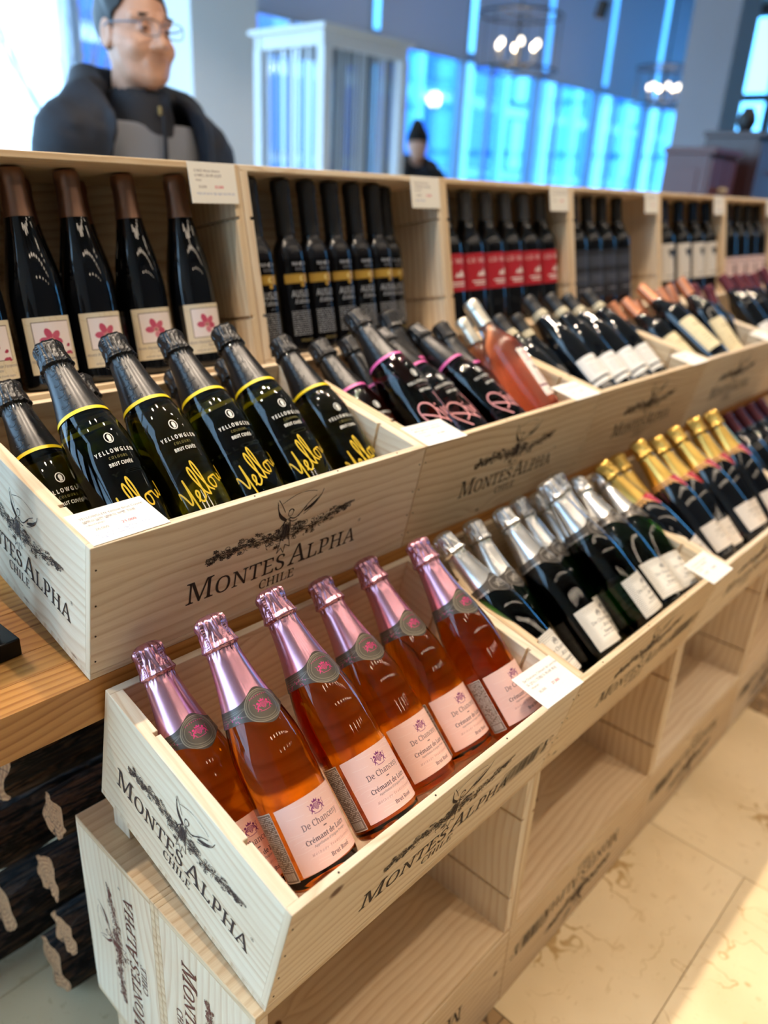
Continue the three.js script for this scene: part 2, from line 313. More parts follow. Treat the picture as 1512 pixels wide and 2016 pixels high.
// ---------------------------------------------------------------- bottles
// profiles: [height, radius] from the base up
const PROFILE = {
  sparkling: [[0, .0300], [.0015, .0345], [.005, .0377], [.012, .0388], [.10, .0388], [.125, .0386], [.145, .0374], [.165, .0338], [.185, .0288], [.205, .0240], [.225, .0203], [.245, .0175], [.262, .0160], [.29, .0150]],
  bordeaux: [[0, .0295], [.0015, .033], [.005, .0352], [.011, .036], [.165, .036], [.178, .0346], [.190, .0303], [.202, .0238], [.214, .0186], [.226, .0158], [.24, .0147], [.285, .0140]],
  burgundy: [[0, .030], [.0015, .034], [.005, .0352], [.011, .036], [.13, .036], [.155, .0345], [.18, .0295], [.205, .0228], [.225, .0178], [.245, .0154], [.285, .0142]],
  flute: [[0, .030], [.0015, .0335], [.005, .0355], [.011, .0362], [.115, .0362], [.14, .0345], [.17, .0297], [.20, .0232], [.225, .0186], [.245, .0165], [.288, .0152]],
  slim: [[0, .0225], [.0015, .0252], [.005, .0262], [.011, .0266], [.158, .0266], [.168, .0262], [.176, .0246], [.182, .0222], [.187, .0190], [.192, .0165], [.20, .0156], [.285, .0150]],
};
function radiusAt(kind, s) {
  const P = PROFILE[kind];
  if (s <= P[0][0]) return P[0][1];
  for (let i = 1; i < P.length; i++) if (s <= P[i][0]) {
    const [a, ra] = P[i - 1], [b, rb] = P[i], h = b - a, t = (s - a) / h;
    const m0 = i > 1 ? (rb - P[i - 2][1]) / (b - P[i - 2][0]) : (rb - ra) / h, m1 = i < P.length - 1 ? (P[i + 1][1] - ra) / (P[i + 1][0] - a) : (rb - ra) / h;
    const flat = rb === ra;
    return flat ? ra : (2 * t ** 3 - 3 * t * t + 1) * ra + (t ** 3 - 2 * t * t + t) * h * (i === 1 ? (rb - ra) / h : m0) + (-2 * t ** 3 + 3 * t * t) * rb + (t ** 3 - t * t) * h * m1;
  }
  return P.at(-1)[1];
}
function bodyGeo(kind, top, seg = 56) {
  const pts = [new THREE.Vector2(0.0001, 0.006), new THREE.Vector2(radiusAt(kind, 0) * 0.6, 0.004), new THREE.Vector2(radiusAt(kind, 0) * 0.92, 0.0006)];
  const P = PROFILE[kind];
  for (let i = 0; i <= 4; i++) pts.push(new THREE.Vector2(radiusAt(kind, 0.012 * i / 4), 0.012 * i / 4));
  const n = 44; for (let i = 1; i <= n; i++) { const s = 0.012 + (top - 0.012) * i / n; pts.push(new THREE.Vector2(radiusAt(kind, s), s)); }
  pts.push(new THREE.Vector2(0.0001, top));
  return new THREE.LatheGeometry(pts, seg);
}
// a sheet that lies on the glass: s0..s1 may depend on the angle
function wrapGeo(kind, s0, s1, a0, a1, off = 0.00035, na = 28, ns = 3) {
  const pos = [], uv = [], idx = [], f0 = typeof s0 === 'function' ? s0 : () => s0, f1 = typeof s1 === 'function' ? s1 : () => s1;
  let lo = 1e9, hi = -1e9; for (let i = 0; i <= na; i++) { const a = a0 + (a1 - a0) * i / na; lo = Math.min(lo, f0(a)); hi = Math.max(hi, f1(a)); }
  for (let j = 0; j <= ns; j++) for (let i = 0; i <= na; i++) {
    const a = a0 + (a1 - a0) * i / na, s = f0(a) + (f1(a) - f0(a)) * j / ns, r = radiusAt(kind, s) + off;
    pos.push(r * Math.sin(a), s, r * Math.cos(a)); uv.push(i / na, (s - lo) / (hi - lo));
  }
  for (let j = 0; j < ns; j++) for (let i = 0; i < na; i++) { const k = j * (na + 1) + i; idx.push(k, k + 1, k + na + 2, k, k + na + 2, k + na + 1); }
  const g = new THREE.BufferGeometry();
  g.setAttribute('position', new THREE.Float32BufferAttribute(pos, 3)); g.setAttribute('uv', new THREE.Float32BufferAttribute(uv, 2)); g.setIndex(idx); g.computeVertexNormals();
  return g;
}
const D2R = Math.PI / 180;
// crumpled champagne hood: neck foil plus wired cap
function hoodGeo(kind, s0, top, seed, crumple = 1) {
  const ns = 66, na = 84, pos = [], uv = [], idx = [];
  const capLow = top - 0.040, cap = (s) => {                            // outline over the cork and wire cage
    const t = (s - capLow) / (top - capLow);
    if (t < 0.10) return lerp(radiusAt(kind, capLow) + 0.0007, 0.0205, smooth(t, 0, 0.10));
    if (t < 0.24) return lerp(0.0205, 0.0180, (t - 0.1) / 0.14);
    if (t < 0.74) return 0.0180 - 0.0016 * (t - 0.24);
    return 0.0172 * Math.sqrt(Math.max(0, 1 - ((t - 0.74) / 0.26) ** 2.3));
  };
  for (let j = 0; j <= ns; j++) for (let i = 0; i <= na; i++) {
    const t = j / ns, s = t < 0.3 ? s0 + (capLow - s0) * t / 0.3 : capLow + (top - capLow) * (t - 0.3) / 0.7, a = (i % na) / na * Math.PI * 2;
    let r = s < capLow ? radiusAt(kind, s) + 0.0006 : cap(s);
    const k = smooth(s, capLow - 0.012, capLow + 0.004) * crumple, ca = Math.cos(a), sa = Math.sin(a), ss = s * 320;
    const fold = Math.abs(fbm(ca * 5 + 9, sa * 5 + ss * 0.13 + 3, seed, 3) - 0.5) * 2, vert = Math.abs(vnoise(a * 9.5, ss * 0.12, seed + 4) - 0.5) * 2;
    let d = (fold * 0.0034 + vert * 0.0026 - 0.0024) * k;
    for (let w = 0; w < 4; w++) { let da = Math.abs(((a - w * Math.PI / 2 - 0.4 + Math.PI * 3) % (Math.PI * 2)) - Math.PI); d += 0.0011 * Math.exp(-((da / 0.09) ** 2)) * k * (0.6 + 0.4 * Math.sin(s * 5200)); }
    if (r < 0.004) d *= r / 0.004;
    r = Math.max(0.00005, r + d);
    const yy = s + (t > 0.93 ? (vnoise(ca * 3, sa * 3, seed + 8) - 0.5) * 0.002 * crumple * (r / 0.02) : 0);
    pos.push(r * Math.sin(a), yy, r * Math.cos(a)); uv.push(i / na, (s - s0) / (top - s0));
  }
  for (let j = 0; j < ns; j++) for (let i = 0; i < na; i++) { const k = j * (na + 1) + i; idx.push(k, k + 1, k + na + 2, k, k + na + 2, k + na + 1); }
  const g = new THREE.BufferGeometry();
  g.setAttribute('position', new THREE.Float32BufferAttribute(pos, 3)); g.setAttribute('uv', new THREE.Float32BufferAttribute(uv, 2)); g.setIndex(idx); g.computeVertexNormals();
  const nn = g.attributes.normal; for (let j = 0; j <= ns; j++) { const k = j * (na + 1), v = V3(nn.getX(k) + nn.getX(k + na), nn.getY(k) + nn.getY(k + na), nn.getZ(k) + nn.getZ(k + na)).normalize(); nn.setXYZ(k, v.x, v.y, v.z); nn.setXYZ(k + na, v.x, v.y, v.z); }
  return g;
}
function capsuleGeo(kind, s0, top, lip = true) {                        // plain shrink capsule or screw cap
  const pts = []; const f = (s) => radiusAt(kind, s) + 0.0006;
  for (let i = 0; i <= 14; i++) { const s = s0 + (top - 0.004 - s0) * i / 14; let r = f(s); if (lip && s > top - 0.021) r = f(top - 0.01) + (s > top - 0.0195 && s < top - 0.005 ? 0.0012 : 0.0004); pts.push(new THREE.Vector2(r, s)); }
  const r = f(top - 0.01) + 0.0002; for (let i = 1; i <= 5; i++) { const a = i / 5 * Math.PI / 2; pts.push(new THREE.Vector2(Math.max(0.0001, r - 0.002 + 0.002 * Math.cos(a)), top - 0.004 + 0.003 * Math.sin(a))); }
  pts.push(new THREE.Vector2(0.0001, top - 0.0006));
  return new THREE.LatheGeometry(pts, 40);
}
// materials
const glassOf = (c, d, o = {}) => phy({ color: 0xffffff, roughness: 0.02, transmission: 1, thickness: 0.02, ior: 1.42, attenuationColor: new THREE.Color().setRGB(...c), attenuationDistance: d, ...o });
const GL = {
  rose: glassOf([0.93, 0.52, 0.09], 0.032), olive: glassOf([0.50, 0.52, 0.06], 0.018), green: glassOf([0.10, 0.42, 0.08], 0.016), amber: glassOf([0.55, 0.30, 0.10], 0.014),
  frosted: glassOf([1, 0.50, 0.38], 0.045, { roughness: 0.28 }),
  black: phy({ color: new THREE.Color().setRGB(0.004, 0.005, 0.007), roughness: 0, ior: 1.52 }),
  matte: phy({ color: new THREE.Color().setRGB(0.006, 0.006, 0.008), roughness: 0.22, ior: 1.5 }),
};
const foil = (r, g, b, ro = 0.3, me = 0.92) => phy({ color: new THREE.Color().setRGB(r, g, b), metalness: me, roughness: ro });
const FM = {
  pink: foil(0.66, 0.335, 0.42, 0.25), silver: foil(0.72, 0.72, 0.71, 0.24), gold: foil(0.74, 0.48, 0.12, 0.3), black: foil(0.018, 0.018, 0.020, 0.33, 0.25), bronze: foil(0.30, 0.17, 0.115, 0.34, 0.8),
  copper: foil(0.62, 0.26, 0.14, 0.38, 0.75), wine: foil(0.12, 0.018, 0.028, 0.4, 0.4), char: foil(0.012, 0.012, 0.013, 0.45, 0.1), steel: foil(0.72, 0.68, 0.58, 0.35, 0.85), matte: foil(0.006, 0.006, 0.007, 0.5, 0),
  greycap: foil(0.10, 0.10, 0.105, 0.4, 0.3), blue: foil(0.01, 0.03, 0.07, 0.3, 0.4),
};
const paper = (tex, ro = 0.62) => phy({ map: tex, roughness: ro, side: THREE.DoubleSide });
const centre = (g, t, x, y, font, sx = 1) => { g.save(); g.translate(x, y); g.scale(sx, 1); g.font = font; g.textAlign = 'center'; g.fillText(t, 0, 0); g.restore(); };
function crest(g, x, y, s, ink) {                                       // shield between two lions under a crown
  g.save(); g.translate(x, y); g.scale(s, s); g.fillStyle = g.strokeStyle = ink; g.lineWidth = 0.07; g.lineCap = 'round';
  g.beginPath(); g.moveTo(-.34, -.36); g.lineTo(.34, -.36); g.quadraticCurveTo(.36, .28, 0, .5); g.quadraticCurveTo(-.36, .28, -.34, -.36); g.stroke();
  for (let i = -2; i < 3; i++) { g.beginPath(); g.moveTo(-.26, i * .13); g.lineTo(.26, i * .13 + .06); g.stroke(); }
  g.beginPath(); g.moveTo(-.36, -.5); for (const [a, b] of [[-.42, -.86], [-.2, -.66], [0, -.95], [.2, -.66], [.42, -.86], [.36, -.5]]) g.lineTo(a, b); g.closePath(); g.fill();
  for (const k of [-1, 1]) {
    g.lineWidth = 0.17; g.beginPath(); g.moveTo(k * .5, -.05); g.quadraticCurveTo(k * .86, -.1, k * .86, .42); g.stroke();
    g.beginPath(); g.arc(k * .66, -.36, .17, 0, 7); g.fill();
    g.lineWidth = 0.1; for (const [a, b, c, d] of [[.6, -.08, .4, -.24], [.62, .12, .42, .14], [.82, .3, .58, .6], [.86, .36, 1.02, .62]]) { g.beginPath(); g.moveTo(k * a, b); g.lineTo(k * c, d); g.stroke(); }
    g.lineWidth = 0.07; g.beginPath(); g.moveTo(k * .9, .3); g.quadraticCurveTo(k * 1.2, .1, k * 1.02, -.2); g.quadraticCurveTo(k * 1.0, -.44, k * 1.2, -.5); g.stroke();
  }
  g.lineWidth = 0.07; g.beginPath(); g.moveTo(-.7, .74); g.quadraticCurveTo(0, .96, .7, .74); g.stroke();
  g.restore();
}
const TX = {};
TX.pinkLabel = canvasTex(640, 512, (g, w, h) => {
  g.fillStyle = '#efc3b5'; g.fillRect(0, 0, w, h); const r = rng(3);
  g.strokeStyle = 'rgba(255,240,232,.35)'; g.lineWidth = 3; for (let i = 0; i < 70; i++) { g.beginPath(); const x = r() * w, y = r() * h; g.moveTo(x, y); g.quadraticCurveTo(x + 60, y + 20 - r() * 40, x + 140, y + r() * 20); g.stroke(); }
  crest(g, w * .5, h * .2, 58, '#7c2c68'); g.fillStyle = '#4a3440';
  centre(g, 'De Chanceny', w * .5, h * .43, '62px serif', 0.92); g.fillRect(w * .475, h * .485, 30, 7);
  centre(g, 'Crémant de Loire', w * .5, h * .63, 'bold 50px serif', 0.88); centre(g, 'Appellation d’Origine Protégée', w * .53, h * .69, '22px serif');
  g.fillStyle = '#a5655f'; centre(g, 'M é t h o d e   T r a d i t i o n n e l l e', w * .52, h * .79, 'italic 24px serif'); g.fillStyle = '#4a3440'; centre(g, 'Brut Rosé', w * .56, h * .92, 'bold 42px serif', .9);
});
TX.back = canvasTex(192, 512, (g, w, h) => { g.fillStyle = '#7d6a5c'; g.fillRect(0, 0, w, h); g.strokeStyle = '#d9cdbd'; g.lineWidth = 6; g.strokeRect(4, 4, w - 8, h - 8); const r = rng(4); g.fillStyle = '#d6cabb'; for (let y = 18; y < h - 90; y += 13) for (let x = 14; x < w - 20;) { const b = 5 + r() * 16; if (r() < .8) g.fillRect(x, y + r() * 2, b, 6); x += b + 4; } for (let x = 30; x < w - 30;) { const b = 2 + r() * 5; g.fillRect(x, h - 74, b, 54); x += b + 2 + r() * 5; } });
TX.pinkCollar = canvasTex(1024, 256, (g, w, h) => {
  g.fillStyle = '#4a4038'; g.fillRect(0, 0, w, h); const r = rng(8);
  g.strokeStyle = 'rgba(150,140,120,.5)'; for (let k = 0; k < 4; k++) { g.lineWidth = 5 - k; g.beginPath(); for (let x = 0; x <= w; x += 16) { const b = Math.exp(-(((x - w / 2) / 130) ** 2)); const y = h * (.55 - .06 * k) - b * h * (.3 - k * .1) * (k % 2 ? -1 : 1); g[x ? 'lineTo' : 'moveTo'](x, y); } g.stroke(); }
  g.fillStyle = '#5a5145'; g.beginPath(); g.ellipse(w / 2, h * .5, 112, 112, 0, 0, 7); g.fill(); g.strokeStyle = '#8a806c'; for (const q of [108, 98, 84]) { g.lineWidth = q > 100 ? 6 : 3; g.beginPath(); g.ellipse(w / 2, h * .5, q, q, 0, 0, 7); g.stroke(); }
  crest(g, w / 2, h * .5, 46, '#d23a78'); g.fillStyle = '#b03a68'; for (let i = 0; i < 9; i++) g.fillRect(w / 2 - 64 + i * 15, h * .5 - 66 - Math.sin(i / 8 * 3.14) * 8, 7, 8); for (let i = 0; i < 26; i++) g.fillRect(w * .2 + r() * w * .18, h * .45 + r() * 50, 5, 8);
});
TX.silverCollar = canvasTex(1024, 256, (g, w, h) => {
  g.fillStyle = '#4b4641'; g.fillRect(0, 0, w, h); crest(g, w / 2, h * .52, 54, '#b5aea4'); g.fillStyle = '#c9c2b8'; g.font = '54px serif'; for (const x of [.12, .64]) g.fillText('Chanceny', w * x, h * .62); for (let i = 0; i < 12; i++) g.fillRect(w / 2 - 84 + i * 15, h * .22 - Math.sin(i / 11 * 3.14) * 14, 8, 9); g.strokeStyle = '#8d867c'; g.lineWidth = 4; g.beginPath(); g.ellipse(w / 2, h * .5, 100, 104, 0, 0, 7); g.stroke();
});
TX.silverLabel = canvasTex(512, 512, (g, w, h) => {
  g.fillStyle = '#e9e2d4'; g.fillRect(0, 0, w, h); g.fillStyle = '#8f8779';
  for (let y = -8; y < h; y += 22) for (let x = -8; x < w; x += 22) { const cx = x + ((y / 22) & 1 ? 11 : 0), ed = Math.min(cx, y, w - cx, h - y); if (ed < 92) { g.save(); g.translate(cx + 6, y + 6); g.rotate(.785); g.globalAlpha = clamp((104 - ed) / 50, .25, 1); g.fillRect(-6, -6, 12, 12); g.restore(); } }
  crest(g, w * .5, h * .25, 44, '#33302c'); g.fillStyle = '#3a3733'; centre(g, 'De Chanceny', w * .5, h * .45, '56px serif', .95);
  centre(g, 'Brut', w * .5, h * .58, 'italic 52px serif'); g.strokeStyle = '#55504a'; g.lineWidth = 2; g.beginPath(); g.moveTo(w * .28, h * .6); g.bezierCurveTo(w * .4, h * .5, w * .6, h * .66, w * .74, h * .53); g.stroke();
  centre(g, 'Saumur', w * .5, h * .71, 'bold 48px serif', .95); centre(g, 'Méthode Traditionnelle', w * .5, h * .77, 'italic 24px serif');
});
TX.goldCollar = canvasTex(1024, 256, (g, w, h) => {
  g.fillStyle = '#d8a05a'; g.fillRect(0, 0, w, h); g.fillStyle = '#2c211a'; g.fillRect(0, h * .16, w, 14); g.fillRect(0, h * .62, w, 14); for (let i = 0; i < 22; i++) g.fillRect(i * 48, h * .3, 24, h * .22);
  g.fillStyle = '#e9b98a'; g.beginPath(); g.moveTo(w * .37, 0); g.lineTo(w * .63, 0); g.lineTo(w * .5 + 30, h); g.lineTo(w * .5 - 30, h); g.fill(); g.fillStyle = '#bd1f38'; g.beginPath(); g.moveTo(w * .39, 0); g.lineTo(w * .61, 0); g.lineTo(w * .5 + 20, h * .95); g.lineTo(w * .5 - 20, h * .95); g.fill(); g.fillStyle = '#e88a90'; g.fillRect(w * .45, h * .15, w * .1, 20); g.fillRect(w * .46, h * .35, w * .08, 14);
});
TX.goldLabel = canvasTex(512, 384, (g, w, h) => { g.fillStyle = '#ddd2c3'; g.fillRect(0, 0, w, h); g.fillStyle = '#6b6258'; centre(g, 'CRÉMANT', w / 2, h * .42, '52px serif', .95); g.fillRect(w * .2, h * .5, w * .6, 4); g.fillRect(w * .3, h * .6, w * .4, 7); g.fillRect(w * .42, h * .16, w * .16, 9); g.fillStyle = '#b3202c'; g.fillRect(w * .56, h * .78, w * .24, 36); });
const scriptStroke = (g, pts, lw) => { g.lineWidth = lw; g.beginPath(); g.moveTo(...pts[0]); for (let i = 1; i < pts.length - 1; i++) g.quadraticCurveTo(pts[i][0], pts[i][1], (pts[i][0] + pts[i + 1][0]) / 2, (pts[i][1] + pts[i + 1][1]) / 2); g.lineTo(...pts.at(-1)); g.stroke(); };
function bodyPrint(kind) {
  return canvasTex(640, 860, (g, w, h) => {                              // 106 degrees round, 0.02 to 0.145 up
    g.clearRect(0, 0, w, h); g.fillStyle = g.strokeStyle = '#e6e4da'; g.lineCap = g.lineJoin = 'round';
    g.lineWidth = 9; g.beginPath(); g.arc(w * .46, 60, 42, 0, 7); g.stroke(); g.beginPath(); g.ellipse(w * .46 + 4, 58, 20, 26, 0, 0, 7); g.fill(); g.fillRect(w * .46 - 12, 78, 30, 14);
    centre(g, 'Y E L L O W G L E N', w * .46, 190, 'bold 50px sans-serif', .92); g.fillStyle = kind === 'yellow' ? '#8f8440' : '#8d7674'; centre(g, 'C O L O U R S', w * .46, 240, '32px sans-serif'); g.fillStyle = '#e6e4da'; centre(g, kind === 'yellow' ? 'BRUT CUVÉE' : 'SOFT ROSÉ', w * .46, 300, 'bold 42px sans-serif');
    g.save(); g.translate(w * .10, h * .98); g.rotate(-0.40); g.strokeStyle = kind === 'yellow' ? '#d9b51f' : '#e39a9a';
    const S = kind === 'yellow' ? [
      [[10, -190], [34, -250], [52, -170], [44, -60], [96, -120], [150, -270]], [[150, -270], [110, -120], [60, 60], [10, 130], [-20, 80]],
      [[130, -50], [190, -90], [180, -140], [140, -100], [150, -10], [210, -40]], [[210, -40], [280, -200], [290, -330], [240, -260], [234, -60], [270, -20]], [[270, -20], [340, -190], [362, -350], [312, -280], [298, -70], [336, -26]],
      [[400, -120], [356, -130], [346, -40], [396, -20], [424, -90], [398, -124], [470, -110]], [[470, -110], [476, -30], [520, -50], [530, -110], [536, -40], [580, -40], [600, -150]]] : [
      [[120, -20], [60, -210], [90, -380], [210, -400], [300, -260], [240, -110], [150, -100]], [[96, -300], [170, -200], [280, -60], [330, 10]], [[300, -210], [320, -90], [310, -20]], [[330, -260], [332, -250]], [[360, -180], [372, -20], [410, -160], [450, -150], [460, -20]], [[500, -330], [506, -20], [580, -180], [530, -110], [610, 0]]];
    for (const s of S) scriptStroke(g, s, kind === 'yellow' ? 17 : 20); g.restore();
  });
}
TX.printY = bodyPrint('yellow'); TX.printP = bodyPrint('pink');
TX.scales = canvasTex(512, 512, (g, w, h) => { g.fillStyle = '#000'; g.fillRect(0, 0, w, h); g.strokeStyle = '#fff'; g.lineWidth = 7; for (let c = 0; c < 4; c++) for (let y = 0; y < 14; y++) { g.beginPath(); g.arc(64 + c * 128 + (y % 2 ? 10 : -10), 18 + y * 36, 14, -0.6, 3.6); g.stroke(); } });
TX.roseLabel = canvasTex(320, 512, (g, w, h) => { g.fillStyle = '#efe3d8'; g.fillRect(0, 0, w, h); g.fillStyle = '#d0567a'; g.strokeStyle = '#d0567a'; for (let i = 0; i < 3; i++) { g.lineWidth = 9; g.beginPath(); for (let k = 0; k < 9; k++) g[k ? 'lineTo' : 'moveTo'](w * (.2 + k * .075 + (i % 2) * .05), 52 + i * 40 + (k % 2 ? -13 : 13) - k * 2); g.stroke(); } g.fillStyle = '#3f3a3a'; g.beginPath(); g.ellipse(w * .42, 210, 18, 26, 0, 0, 7); g.ellipse(w * .62, 212, 18, 26, 0, 0, 7); g.fill(); g.strokeStyle = '#8a7f78'; g.lineWidth = 3; for (let i = 0; i < 8; i++) { g.beginPath(); g.moveTo(w * .2, 270 + i * 14); g.lineTo(w * (.7 + .1 * Math.sin(i * 2)), 270 + i * 14); g.stroke(); } g.fillStyle = '#7b3040'; g.fillRect(0, 396, w, 20); g.fillStyle = '#4a4246'; g.lineWidth = 6; g.strokeStyle = '#4a4246'; g.beginPath(); for (let k = 0; k < 10; k++) g[k ? 'lineTo' : 'moveTo'](w * (.36 + k * .045), 462 + (k % 2 ? -16 : 12)); g.stroke(); });
TX.dolLabel = canvasTex(512, 448, (g, w, h) => { g.fillStyle = '#eceae4'; g.fillRect(0, 0, w, h); g.fillStyle = '#77726a'; g.fillRect(w * .2, 66, w * .6, 9); g.fillRect(w * .3, 90, w * .4, 7); for (let i = 0; i < 7; i++) g.fillRect(w * .2, 130 + i * 26, w * (.35 + .25 * Math.abs(Math.sin(i * 1.7))), 5); g.fillStyle = '#111'; g.fillRect(0, 356, w, 34); g.fillStyle = '#b79a5c'; g.beginPath(); g.ellipse(w / 2, 418, 26, 16, 0, 0, 7); g.fill(); });
TX.creamBand = canvasTex(512, 96, (g, w, h) => { g.fillStyle = '#d3c7a8'; g.fillRect(0, 0, w, h); g.strokeStyle = '#8f8463'; g.lineWidth = 6; g.strokeRect(-10, 8, w + 20, h - 16); g.fillStyle = '#7d7455'; for (let i = 0; i < 16; i++) g.fillRect(10 + i * 32, 34, 18, 26); });
TX.copLabel = canvasTex(512, 448, (g, w, h) => { g.fillStyle = '#e4d3a8'; g.fillRect(0, 0, w, h); g.fillStyle = '#cdb98a'; g.fillRect(w * .06, h * .44, w * .88, 8); g.fillStyle = '#9b8a63'; g.fillRect(w * .26, h * .24, w * .48, 14); g.fillRect(w * .34, h * .32, w * .32, 8); for (let i = 0; i < 4; i++) g.fillRect(w * .22, h * .56 + i * 34, w * .5, 7); });
TX.flower = canvasTex(640, 640, (g, w, h) => {
  g.fillStyle = '#ded2b6'; g.fillRect(0, 0, w, h); const r = rng(6); g.strokeStyle = 'rgba(190,172,130,.35)'; g.lineWidth = 10; for (let i = 0; i < 16; i++) { g.beginPath(); g.ellipse(r() * w, r() * h, 50 + r() * 60, 30 + r() * 40, r() * 3, 0, 4); g.stroke(); }
  g.fillStyle = '#efe3df'; g.fillRect(w * .14, h * .09, w * .72, h * .58); g.strokeStyle = '#5d4638'; g.lineWidth = 8; g.strokeRect(w * .14, h * .09, w * .72, h * .58);
  const petal = (x, y, a, l, b, c) => { g.save(); g.translate(x, y); g.rotate(a); g.fillStyle = c; g.beginPath(); g.moveTo(0, 0); g.bezierCurveTo(b, -l * .3, b, -l * .9, 0, -l); g.bezierCurveTo(-b, -l * .9, -b, -l * .3, 0, 0); g.fill(); g.strokeStyle = 'rgba(150,40,70,.6)'; g.lineWidth = 3; for (const q of [-.4, 0, .4]) { g.beginPath(); g.moveTo(0, -6); g.quadraticCurveTo(b * q, -l * .5, b * q * .6, -l * .92); g.stroke(); } g.restore(); };
  const x = w * .44, y = h * .42; [[-.35, 150, '#c8506c'], [.75, 140, '#cf6178'], [1.75, 125, '#c24e6a'], [-1.5, 135, '#cc5c76'], [2.9, 110, '#dc8c98']].forEach(([a, l, c]) => petal(x, y, a, l, 52, c));
  g.strokeStyle = '#f3e2c0'; g.lineWidth = 4; for (let i = 0; i < 9; i++) { const a = i * .72; g.beginPath(); g.moveTo(x, y); g.lineTo(x + Math.cos(a) * 40, y + Math.sin(a) * 40); g.stroke(); } g.fillStyle = '#5b3a1c'; g.beginPath(); g.arc(x, y, 11, 0, 7); g.fill();
  petal(w * .7, h * .54, 1.2, 62, 26, '#a82346'); petal(w * .76, h * .62, 2.4, 60, 26, '#b52c50'); petal(w * .66, h * .66, 1.4, 70, 24, '#b23a58');
  g.fillStyle = '#3d3350'; centre(g, 'Mosto Parzialmente Fermentato', w / 2, h * .79, 'italic 44px serif', .92); centre(g, 'Bianco', w / 2, h * .86, 'italic 40px serif'); g.fillStyle = '#5d5264'; centre(g, 'Azienda Agricola Icardi Angelo', w / 2, h * .95, 'italic 30px serif');
});
TX.nacht = canvasTex(512, 1400, (g, w, h) => {
  g.fillStyle = '#07070a'; g.fillRect(0, 0, w, h); g.fillStyle = '#c9cbd0'; g.textAlign = 'center'; centre(g, 'NA', w * .34, 110, '74px sans-serif'); centre(g, 'HT', w * .70, 110, '74px sans-serif');
  g.beginPath(); g.arc(w * .53, 84, 32, .9, 5.4); g.arc(w * .53 + 16, 84, 26, 5.2, 1.1, true); g.fill(); g.fillStyle = '#8f9094'; centre(g, 'GOLD', w / 2, 190, '72px sans-serif');
  g.fillStyle = '#b08d3e'; g.fillRect(0, 240, w, 150); g.fillStyle = '#6f5420'; g.fillRect(0, 252, w, 7); g.fillRect(0, 372, w, 7); g.fillStyle = '#e2cd88'; g.beginPath(); g.arc(w / 2, 316, 44, .7, 5.6); g.arc(w / 2 + 22, 316, 36, 5.3, 1, true); g.fill(); g.fillStyle = '#b08d3e'; g.beginPath(); g.arc(w / 2, 420, 36, 0, 7); g.fill();
  g.fillStyle = '#bfc2c6'; centre(g, 'AUSLESE', w / 2, 610, '150px sans-serif', .62); centre(g, 'Edition', w / 2, 710, 'italic 90px serif'); g.fillStyle = '#aeb1b5'; centre(g, '2 0 1 7', w / 2, 780, '32px sans-serif');
  const r = rng(12); for (let y = 830; y < 1230; y += 34) for (let x = w * .1; x < w * .9;) { const b = 14 + r() * 40; if (x + b < w * .92) g.fillRect(x, y + (r() - .5) * 4, b, 15); x += b + 16; } g.fillStyle = '#9a8a55'; centre(g, 'PREMIUM', w / 2, 1330, '56px sans-serif');
});
TX.red = canvasTex(512, 512, (g, w, h) => { g.fillStyle = '#b3172a'; g.fillRect(0, 0, w, h); g.fillStyle = '#eadfdb'; centre(g, 'CÀ’ MURO', w / 2, 130, '84px serif', .95); g.beginPath(); g.moveTo(w * .36, 320); for (const [a, b] of [[.44, 250], [.5, 290], [.58, 215], [.68, 270], [.74, 320]]) g.lineTo(w * a, b); g.fill(); g.fillRect(w * .22, 380, w * .56, 22); g.fillRect(w * .28, 424, w * .44, 20); });
TX.grey = canvasTex(256, 512, (g, w, h) => { g.fillStyle = '#202530'; g.fillRect(0, 0, w, h); g.fillStyle = '#3b4250'; g.fillRect(0, 60, w, 120); g.fillRect(0, 240, w, 130); g.fillStyle = '#555c68'; g.fillRect(w * .2, 290, w * .6, 18); g.fillStyle = '#7c828c'; g.fillRect(w * .24, 420, w * .5, 14); });
TX.blue = canvasTex(384, 512, (g, w, h) => { g.fillStyle = '#dcd8d0'; g.fillRect(0, 0, w, h); g.fillStyle = '#39506b'; g.beginPath(); g.moveTo(w * .3, 90); g.lineTo(w * .72, 80); g.lineTo(w * .62, 320); g.lineTo(w * .55, 150); g.lineTo(w * .38, 200); g.fill(); g.fillStyle = '#161b24'; g.beginPath(); g.ellipse(w * .42, 110, 50, 34, 0, 0, 7); g.fill(); g.fillStyle = '#8d8a84'; g.fillRect(w * .2, 440, w * .6, 14); });
TX.blush = canvasTex(384, 320, (g, w, h) => { g.fillStyle = '#d9c4c6'; g.fillRect(0, 0, w, h); g.fillStyle = '#5d4a52'; g.fillRect(w * .4, h * .4, w * .2, h * .5); g.fillStyle = '#8d7a80'; g.fillRect(w * .15, h * .15, w * .7, 22); });
const ringMat = { y: std({ color: 0xf2d414, roughness: 0.4 }), p: std({ color: 0xe565ad, roughness: 0.4 }) };
const blackHood = phy({ color: new THREE.Color().setRGB(0.008, 0.008, 0.009), metalness: 0.1, roughness: 0.30, bumpMap: TX.scales, bumpScale: 0.0005 });
const scaleTex = TX.scales;

